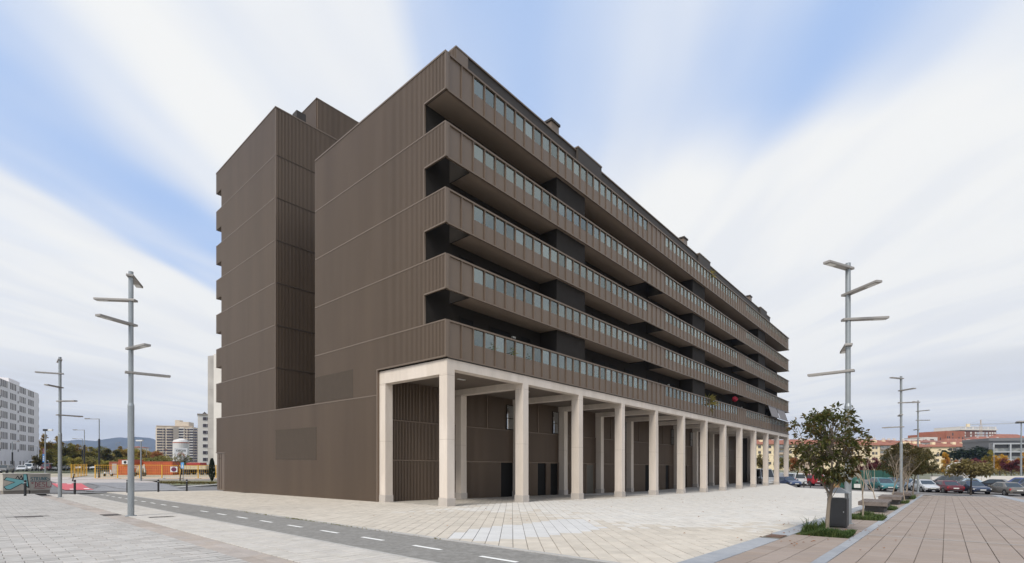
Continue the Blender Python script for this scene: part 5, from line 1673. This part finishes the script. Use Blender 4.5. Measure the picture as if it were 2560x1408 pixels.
part_('wheel', mb, M_tyre, t); part_('wheel', mb2, M_tyre, t)
mb = MB(); mb.beam((-.65, 0, .65), (.05, 0, .6), .3, .25); mb.beam((.05, 0, .45), (.45, 0, .35), .3, .1); mb.beam((.5, 0, .4), (.38, 0, 1.1), .25, .1); part_('body', mb, Pw, t)
mb = MB(); mb.beam((.38, -.3, 1.1), (.38, .3, 1.1), .05, .05); part_('handlebar', mb, M_black, t)

# ---------------------------------------------------------------- buildings and hills around
M_wwhite = mat('white_render', (.78, .75, .76), .85, var=.04, scale=.4)
M_wwhite2 = mat('warm_white_render', (.62, .585, .54), .85, var=.05, scale=.3)
M_rawc = mat('raw_concrete', (.40, .375, .345), .9, var=.12, scale=.35, col2=(.34, .32, .30))
M_cream = mat('cream_render', (.80, .67, .45), .85, var=.06, scale=.25, col2=(.76, .63, .41))
M_cream2 = mat('cream_tower_render', (.58, .49, .385), .85, var=.06, scale=.2)
M_tan = mat('tan_render', (.46, .36, .27), .85, var=.06, scale=.2)
M_taupe = mat('taupe_render', (.26, .225, .19), .85, var=.05)
M_brickr = mat('orange_brick', (.33, .125, .07), .9, var=.10, scale=.4, col2=(.32, .11, .06))
M_brickd = mat('brown_brick', (.20, .085, .055), .9, var=.10, scale=.4)
M_tile = mat('red_roof_tile', (.27, .105, .062), .9, var=.18, scale=.8, col2=(.23, .085, .055))
M_tile2 = mat('dull_roof_tile', (.24, .095, .065), .9, var=.16, scale=.8, col2=(.19, .09, .07))
M_wdark = mat('dark_window', (.045, .045, .05), .2, var=.1)
M_wmid = mat('shuttered_window', (.19, .17, .16), .5, var=.15, rand=.5, scale=.5)
M_wviol = mat('violet_dark_window', (.05, .04, .05), .25, var=.1)
M_shut = mat('beige_shutter', (.36, .31, .25), .7, var=.1)
M_greym = mat('grey_facade_metal', (.17, .17, .18), .5, .2, var=.05)
M_greyl = mat('light_grey_frame', (.42, .435, .46), .5, .1, var=.03)
M_balg = mat('balcony_screen', (.13, .145, .15), .3, var=.2, scale=1.5, col2=(.26, .26, .25))
M_hill = mat('wooded_hill', (.035, .045, .05), 1.0, var=.2, scale=.004, col2=(.05, .055, .055))
M_hill2 = mat('town_slope', (.10, .095, .07), 1.0, var=.3, scale=.05, col2=(.14, .12, .10))
_wm = {}
def win_mesh(w, h, m, fm):
    k = (round(w, 2), round(h, 2), m.name, fm.name if fm else '')
    if k not in _wm:
        mb = MB(); mb.box(0, w, -.02, .05, 0, h)
        if fm:
            f = .09
            for q in ((-f, 0, 0, h), (w, w + f, 0, h), (-f, w + f, -f, 0), (-f, w + f, h, h + f)): mb.box(q[0], q[1], -.07, .02, q[2], q[3], 1)
            if w > .9: mb.box(w / 2 - .04, w / 2 + .04, -.05, -.021, 0, h, 1)
        _wm[k] = mb.mesh('window', [m, fm] if fm else [m])
    return _wm[k]
def windows(b, items, m, fm=None, name='window'):
    """items: (x, z, w, h) on the front y=0 of building b."""
    for x, z, w, h in items:
        o = bpy.data.objects.new(name, win_mesh(w, h, m, fm)); COL.objects.link(o); o.parent = b; o.location = (x, 0, z)
def block(name, label, a, b, z0, z1, dep, m, cat='building', group=None):
    """Box building whose front runs from a to b (plan points), z0 ground, z1 eaves; local x along the front."""
    a, b = Vector(a[:2]), Vector(b[:2]); d = b - a
    t = thing(name, label, cat, (a.x, a.y, z0), math.atan2(d.y, d.x), group)
    mb = MB(); mb.box(0, d.length, .051, dep, -3, z1 - z0); part_('wall', mb, m, t)
    return t, d.length, z1 - z0
def hip(t, x0, x1, y0, y1, z, h, m, over=.5, name='roof'):
    mb = MB(); x0 -= over; x1 += over; y0 -= over; y1 += over; i = min((x1 - x0) / 2 - .5, (y1 - y0) / 2)
    v = [(x0, y0, z), (x1, y0, z), (x1, y1, z), (x0, y1, z), (x0 + i, (y0 + y1) / 2, z + h), (x1 - i, (y0 + y1) / 2, z + h),
         (x0, y0, z - .25), (x1, y0, z - .25), (x1, y1, z - .25), (x0, y1, z - .25)]
    mb.add(v, [(0, 1, 5, 4), (1, 2, 5), (2, 3, 4, 5), (3, 0, 4), (6, 7, 1, 0), (7, 8, 2, 1), (8, 9, 3, 2), (9, 6, 0, 3), (9, 8, 7, 6)])
    return part_(name, mb, m, t)
def stack(t, x, y, z, w, h, m):
    mb = MB(); mb.box(x, x + w, y, y + w, z, z + h); part_('chimney', mb, m, t)

# white apartment block on the street corner (left)
Bx, By = -163.5, 168.0
t, w, h = block('white_apartment_block', 'white apartment block with groups of narrow windows and small balconies on its corner', (Bx + .53 * 52, By - .85 * 52), (Bx, By), -2.4, 23.4, 14, M_wwhite)
for s0, s1 in ((52, 34), (22, 12)):
    mb = MB(); mb.box(w - s0, w - s1, 2.0, 12, h, h + 2.4); part_('penthouse', mb, M_wwhite, t)
mb = MB(); mb.box(0, w, .2, 14, h, h + .35); part_('parapet', mb, M_wwhite2, t)
for r in range(8):
    z = 2.0 + r * 2.98 + (1.2 if r else 0)
    if r == 0: z = .9
    for s0, s1 in ((11.6, 5.4), (20.2, 13.8), (28.6, 23.0), (36.4, 30.4), (44, 38)):
        n = 4
        for k in range(n):
            ww = (s0 - s1) / n
            if r == 0 and k % 2: continue
            windows(t, [(w - s0 + k * ww + .12, z, ww * .52, 1.9)], M_wmid)
            mb = None
    if r:
        windows(t, [(w - 21.9, z - .5, .8, .7), (w - 37.4, z - .5, .8, .7)], M_wmid, None, 'vent')
        mb = MB(); mb.box(w - .2, w + 1.5, .3, 4.0, z - .9, z + .3); part_('balcony', mb, M_balg, t)
mb = MB(); mb.box(w - 13.2, w - 12.3, -.03, .04, .0, 3.0); part_('door', mb, M_wdark, t)
# bare concrete and white buildings peeping past the dark block
t, w, h = block('concrete_building', 'raw grey concrete end wall rising beside the dark building', base(519, 130), base(556, 128), -2.6, (-77.96, 128.00, 28.44)[2], 20, M_rawc)
mb = MB(); mb.box(2.35, w, -.04, .05, -1, h + .3); part_('pale_wall', mb, M_wwhite2, t)
windows(t, [(3.2, 3.1 * k + 1.2, 1.6, 1.35) for k in range(10)], M_wviol)
mb = MB()
for z in (6.2, 14.3, 22): mb.box(0, 2.3, .03, .052, z, z + .05)
part_('pour_joint', mb, M_taupe, t)
t, w, h = block('white_tower', 'slim white building with a column of wide dark windows', base(494.5, 212), base(520, 214), -2.6, (-136.10, 212.00, 20.76)[2], 14, M_wwhite2)
windows(t, [(1.9, h - 2.3 - 2.98 * k, 2.8, 1.35) for k in range(8)], M_wviol, M_greyl)
mb = MB(); mb.box(-.2, w + .2, -.3, 14, h, h + .5); part_('eaves', mb, M_taupe, t)
mb = MB(); mb.add([(1.5, 2, h + .5), (3.6, 2, h + .5), (3.6, 6, h + .5), (1.5, 6, h + .5), (2.5, 4, h + 1.8)], [(0, 1, 4), (1, 2, 4), (2, 3, 4), (3, 0, 4)]); part_('roof', mb, M_roofm, t)
# cream high-rise
Yt = 560
t, w, h = block('cream_high_rise', 'cream high-rise with rounded wings and rows of small windows', base(391, Yt), base(494, Yt + 10), -3, (-387.16, 560.00, 36.41)[2], 30, M_cream2)
mb = MB(); mb.box(0, w * .86, .052, 29.9, h, h + 5.1); part_('wall', mb, M_cream2, t); h += 5.1
for a_, b_, z_ in ((-.02, .20, h - 1), (.24, .40, h - .5), (.57, .80, h - 2)):
    mb = MB(); mb.lathe([(w * (b_ - a_) / 2, -1), (w * (b_ - a_) / 2, z_)], 20); mb.map(lambda x, y, z: (x + w * (a_ + b_) / 2, y * .16 + .2, z)); part_('rounded_wing', mb, M_cream2, t)
mb = MB(); mb.box(w * .42, w * .55, -1.5, .05, 0, h - 1); part_('blank_wall', mb, M_taupe, t)
mb = MB(); mb.box(w * .40, w * .74, 5, 20, h, h + 6.0); mb.box(w * .40, w * .52, 5, 14, h + 6, h + 8); part_('roof_house', mb, M_cream2, t)
mb = MB(); mb.box(-.3, w * .9, -.5, 1, h, h + .9); part_('parapet', mb, M_tan, t)
mb = MB()
for r in range(13):
    z = h - 4.2 - r * 3.05
    if z < .5: continue
    for fx in (.04, .085, .13, .19, .27, .31, .345, .38): mb.box(fx * w - .85, fx * w + .85, -.8, .45, z, z + 1.7)
    for fx, ww in ((.60, 4.6), (.71, 1.6), (.77, 1.6), (.85, 3.6), (.93, 1.6), (.97, 1.6)): mb.box(fx * w - ww / 2, fx * w + ww / 2, -.85, .45, z, z + 1.8)
o = part_('window', mb, M_wviol, t); o['kind'] = 'stuff'
mb = MB()
for r in range(12):
    z = h - 2.3 - r * 3.05
    mb.box(.55 * w, .68 * w, -1.5, .05, z, z + .9); mb.box(.81 * w, .9 * w, -1.5, .05, z, z + .9)
o = part_('balcony', mb, M_wwhite2, t); o['kind'] = 'stuff'
mb = MB(); mb.box(0, w * .42, -.2, .05, h - 28.2, h - 26.5); part_('shutter_band', mb, M_brickd, t)
t, w, h = block('low_house', 'distant pale roofs showing over the far trees', base(330, 420), base(372, 430), -3, (-325.31, 425.00, 12.94)[2], 12, M_wwhite2)
hip(t, 0, w, 0, 12, h, 1.2, M_tile)

# cream housing with tiled roofs across the park (right)
def housing(label, a, b, z1, roofh, cols, rows, dep=14, base_z=-3.5, balc=()):
    t, w, h = block('housing_block', label, a, b, base_z, z1, dep, M_cream, group='cream housing blocks across the park')
    hip(t, 0, w, 0, dep, h, roofh, M_tile, .7)
    it = []
    for r in range(rows):
        z = h - 2.15 - r * 2.92
        for fx, ww in cols:
            if (round(fx * 100) + r) % 7 == 3: continue
            it.append((fx * w - ww / 2, z, ww, 1.25))
    windows(t, it, M_wdark, M_shut)
    mb = MB()
    for r in range(1, rows): mb.box(0, w, -.03, .06, h - .55 - r * 2.92 + .2, h - .45 - r * 2.92 + .2)
    part_('string_course', mb, M_tan, t)
    for fx in balc:
        for r in range(rows):
            z = h - 2.6 - r * 2.92
            mb = MB(); mb.box(fx * w - 1.6, fx * w + 1.6, -.9, .06, z, z + .95); bb = part_('balcony', mb, M_tan if r % 2 else M_wmid, t)
            mb = MB(); mb.box(fx * w - 1.5, fx * w + 1.5, -.35, -.02, z + .953, z + 2.1); part_('enclosure', mb, M_balg, bb)
    for k, fx in enumerate((.15, .42, .55, .78)): stack(t, fx * w, 3.5 + 2 * (k % 2), h + roofh * .3, 1.6, 1.9, M_cream)
    return t, w, h
housing('cream housing block seen between the last arcade columns and the leafy tree', base(1868, 262), base(2128, 258), (132.67, 260.00, 9.84)[2], 2.4, [(k / 20 + .02, 1.3) for k in range(20)], 4, balc=(.33, .37, .6))
housing('cream housing block with balconies behind the plum-red trees', base(2128, 258), base(2258, 262), (196.87, 260.00, 9.31)[2], 2.6, [(.05, 1.2), (.13, 1.3), (.3, 1.3), (.42, 1.4), (.48, 1.1), (.83, 1.2), (.94, 1.8)], 4, balc=(.60, .69))
housing('recessed cream housing block between the second and third lamp posts', base(2258, 276), base(2324, 274), (226.34, 275.00, 9.39)[2], 2.2, [(.13, 2.4), (.45, 1.8), (.72, 1.2), (.88, 1.3)], 4)
housing('cream housing block behind the bright yellow tree', base(2322, 262), base(2453, 258), (239.67, 260.00, 8.45)[2], 2.2, [(.17, 1.2), (.42, 1.4), (.49, 1.2), (.73, 1.3), (.85, 1.8)], 4, balc=(.58, .64))
# roofs stepping up the slope
def house(label, x0, x1, Y, ye, yr, m, mr, group='houses stepping up the slope'):
    t, w, h = block('house', label, base(x0, Y), base(x1, Y + 6), -4, (1156 - ye) / 1215 * Y, 12, m, 'house', group)
    hip(t, 0, w, 0, 12, h, (ye - yr) / 1215 * Y, mr)
    for k in range(3): stack(t, w * (.2 + .28 * k), 4, h + .3, 1.3, 2.3, M_wwhite2)
    n = max(2, int(w / 5)); windows(t, [(w * (k + .5) / n - .7, h - 2.4, 1.4, 1.3) for k in range(n)], M_wdark)
for k, q in enumerate(((2060, 2150, 330, 1102, 1096, M_wwhite2, M_tile), (2150, 2215, 335, 1102, 1096.5, M_wwhite2, M_tile2), (2215, 2262, 340, 1104, 1098, M_cream, M_tile), (2262, 2318, 330, 1106, 1100, M_wwhite, M_tile),
          (2306, 2372, 320, 1106, 1098, M_wwhite2, M_tile2), (2372, 2440, 330, 1108, 1095, M_tan, M_tile), (2430, 2475, 335, 1107, 1096, M_tan, M_tile2), (2440, 2530, 360, 1100, 1090, M_tan, M_tile), (2500, 2580, 380, 1096, 1084, M_cream, M_tile), (1880, 1960, 340, 1104, 1097, M_wwhite, M_tile), (1960, 2060, 345, 1104, 1097, M_cream, M_tile2))):
    d = ['left of the second lamp post, first in its row', 'just left of the second lamp post', 'behind the second lamp post', 'just behind the third lamp post', 'right of the third lamp post under the orange block', 'with a tan gable under the brick tower', 'tan, beside the grey office block', 'long and red, above the grey office block', 'highest, above the light mast', 'between the last two columns', 'above the leafy tree'][k]
    house('distant red-roofed house ' + d, *q)
t, w, h = block('ridge_house', 'pale flat-roofed building with dark balconies beside the orange block', base(2311, 400), base(2344, 402), -4, (342.39, 400.00, 20.74)[2], 12, M_wwhite2)
windows(t, [(1.0, h - 3.2, 8.5, 1.6), (1.0, h - 6.5, 8.5, 1.6)], M_wdark)
t, w, h = block('orange_brick_block', 'plain orange brick block on the slope below the crane', base(2341, 420), base(2366, 422), -4, (369.88, 420.00, 24.54)[2], 25, M_brickr)
windows(t, [(w * f, h - 5.3, .9, 2.2) for f in (.36, .82)], M_wdark)
t, w, h = block('orange_brick_block', 'taller orange brick block with a few tall windows, nearest to the brick tower', base(2366, 420), base(2412, 424), -4, (380.25, 420.00, 27.14)[2], 25, M_brickr)
windows(t, [(w * f, h - d, 1.1, 2.4) for f, d in ((.04, 7), (.14, 7), (.32, 4), (.32, 8), (.66, 7.5), (.86, 7.5))], M_wdark)
t, w, h = block('brick_high_rise', 'brown brick high-rise with pale bands under construction below the crane', base(2401, 540), base(2491, 545), -4, (520.00, 540.00, 36.89)[2], 30, M_brickd)
mb = MB(); mb.box(-.6, w + .6, -1.2, 30, h - 1.2, h); mb.box(0, w, 0, 30, h, h + 3.0); part_('top_storey', mb, M_wwhite2, t)
mb = MB()
for k in range(24):
    if k % 5 != 3: mb.box(w * k / 24 + .3, w * (k + .55) / 24 + .3, -.2, .0, h + .3, h + 2.6)
part_('parapet_bay', mb, M_greyl, t)
windows(t, [(w * f, h - 5 - 3.2 * r, 2.1, 2.0) for f in (.03, .10, .27, .40, .80, .87, .94) for r in range(6)], M_wwhite2)
windows(t, [(w * f, h - 5.5 - 3.2 * r, 3.0, 2.4) for f in (.46, .53, .60, .70) for r in range(6)], M_greyl)
# crane
t = thing('tower_crane', 'tower crane with a long thin jib above the brick high-rise', 'crane', base(2452, 530))
mb = MB(); zt = (511.24, 530.00, 47.11)[2] + 3; zj = (511.24, 530.00, 41.44)[2] + 3
for a in (-.7, .7):
    for b_ in (-.7, .7): mb.beam((a, b_, 0), (a, b_, zj), .22, .22)
z = 0
while z < zj - 2: mb.beam((-.7, -.7, z), (.7, -.7, z + 2), .14, .14); z += 2
part_('mast', mb, M_tan, t)
mb = MB(); mb.beam((0, 0, zj), (0, 0, zt), .7, .7); part_('peak', mb, M_tan, t)
mb = MB(); mb.beam((-14, 0, zj), (46, 0, zj + 2.0), .6, .6); mb.beam((-14, 0, zj + 1), (46, 0, zj + 3), .25, .25)
for k in range(30): mb.beam((-14 + k * 2, 0, zj + k * .067), (-13 + k * 2, 0, zj + 1.03 + k * .067), .18, .18)
part_('jib', mb, M_greyl, t)
mb = MB(); mb.box(-15.5, -12.5, -.8, .8, zj - 2.2, zj + 1.2); part_('counterweight', mb, M_cream, t)
mb = MB(); mb.beam((0, 0, zt), (40, 0, zj + 2.8), .12, .12); mb.beam((0, 0, zt), (-13, 0, zj + 1), .12, .12); part_('tie', mb, M_greyl, t)
# grey office block with white frames
t, w, h = block('office_block', 'grey office block with white framed open balconies', base(2472, 185), base(2660, 178), -3.4, (182.72, 185.00, 8.07)[2], 18, M_greym)
mb = MB(); zz = [h - 1.3 - 3.05 * r for r in range(4)]
for z in zz: mb.box(.9, w, -.9, .05, z, z + .38)
x = .9; xs_ = []
while x < w: mb.box(x, x + .4, -.898, .048, -1, h - .95); xs_.append(x); x += 5.0
part_('frame', mb, M_greyl, t)
for x in xs_:
    for z in zz: 
        if z < 1: continue
        mb = MB(); mb.box(x + .42, x + 4.98, -.3, .045, z - 2.65, z - 1.5); part_('balcony_screen', mb, M_balg, t)
        mb = MB(); mb.box(x + .42, x + 4.98, .03, .049, z - 1.5, z - .02); part_('window', mb, M_wdark, t)
mb = MB(); mb.box(-.2, w, -.5, 18, h, h + 1.1); part_('roof_band', mb, M_greym, t)
# park wall, hedge banks and small huts behind the parked cars
t = thing('park_wall', 'low pale wall along the park behind the parked cars', 'wall', base(2330, 78), 0)
for k in range(3):
    mb = MB(); mb.box(k * 8.0, k * 8 + 7.9, 0, .3, -.4, .9 + .1 * (k % 2)); part_('wall_section', mb, M_wwhite2, t)
t = thing('green_hedge_fence', 'dark green clipped fence panels behind the teal car', 'fence', base(2152, 90), 0)
for k in range(4):
    mb = MB(); mb.box(k * 2.1, k * 2.1 + 1.95, 0, .25, 0, 1.7); part_('panel', mb, M_green, t)
t = thing('round_kiosk', 'pale dome-roofed kiosk with greenery behind the dark van', 'kiosk', base(2394, 105), 0)
mb = MB(); mb.lathe([(2.0, 0), (2.0, 1.8), (1.7, 2.6), (1.0, 3.2), (.1, 3.4)], 16); part_('dome', mb, M_wwhite2, t, True)
t = thing('tan_shed', 'small tan shed seen below the leafy tree', 'shed', base(2040, 95), 0)
mb = MB(); mb.box(-1.8, 1.6, 0, 3, -.5, 3.6); part_('wall', mb, M_tan, t)
mb = MB(); mb.box(-2.0, 1.8, -.2, 3.2, 3.6, 3.8); part_('roof', mb, M_tile2, t)

# town slope and hills
def ridge(name, xs, Y, dep, zf, m, nx=120):
    mb = MB(); x0, x1 = xs; rows = 6
    for j in range(rows + 1):
        f = j / rows
        for i in range(nx + 1):
            x = x0 + (x1 - x0) * i / nx
            z = zf(x) * math.sin(min(1, f * 1.25) * math.pi / 2) if f <= .8 else zf(x) * (1 - (f - .8) * 1.5)
            jit = (math.sin(x * .013 + j * 1.9) + math.sin(x * .031 + j)) * .02 * zf(x) * f
            mb.v.append((x, Y + dep * f, -3.3 + z + jit))
    for j in range(rows):
        for i in range(nx):
            a = j * (nx + 1) + i; mb.f.append((a, a + 1, a + nx + 2, a + nx + 1)); mb.m.append(0)
    return tag(mb.build(name, m, None, True), kind='structure')
def hillz(x):
    px = 1280 + 1215 * x / 3900
    y = 1107 - 10 * math.exp(-((px - 375) / 60) ** 2) - 9 * math.exp(-((px - 305) / 45) ** 2) - 5 * math.exp(-((px - 190) / 50) ** 2) + 3 * math.sin(px * .05) + 1.3 * math.sin(px * .13 + 1) + max(0, (px - 560) * .02)
    return (1156 - y) / 1215 * 3900 + 3
ridge('hills', (-5200, 5200), 3200, 900, hillz, M_hill, 420)
ridge('town_slope', (150, 900), 285, 330, lambda x: 24 * min(1, max(0, (x - 150) / 300)) + 6, M_hill2)

# ---------------------------------------------------------------- air
mb = MB(); mb.box(-6000, 6000, -30, 4600, -8, 330)
hz = mb.build('haze', [M_plate]); hz['kind'] = 'stuff'
hm = bpy.data.materials.new('haze_air'); hm.use_nodes = True; hm.node_tree.nodes.clear()
pv = hm.node_tree.nodes.new('ShaderNodeVolumePrincipled'); pv.inputs['Color'].default_value = (.52, .67, .98, 1); pv.inputs['Density'].default_value = .00012
pv.inputs['Anisotropy'].default_value = .2
ho = hm.node_tree.nodes.new('ShaderNodeOutputMaterial'); hm.node_tree.links.new(pv.outputs[0], ho.inputs['Volume'])
hz.data.materials.clear(); hz.data.materials.append(hm)
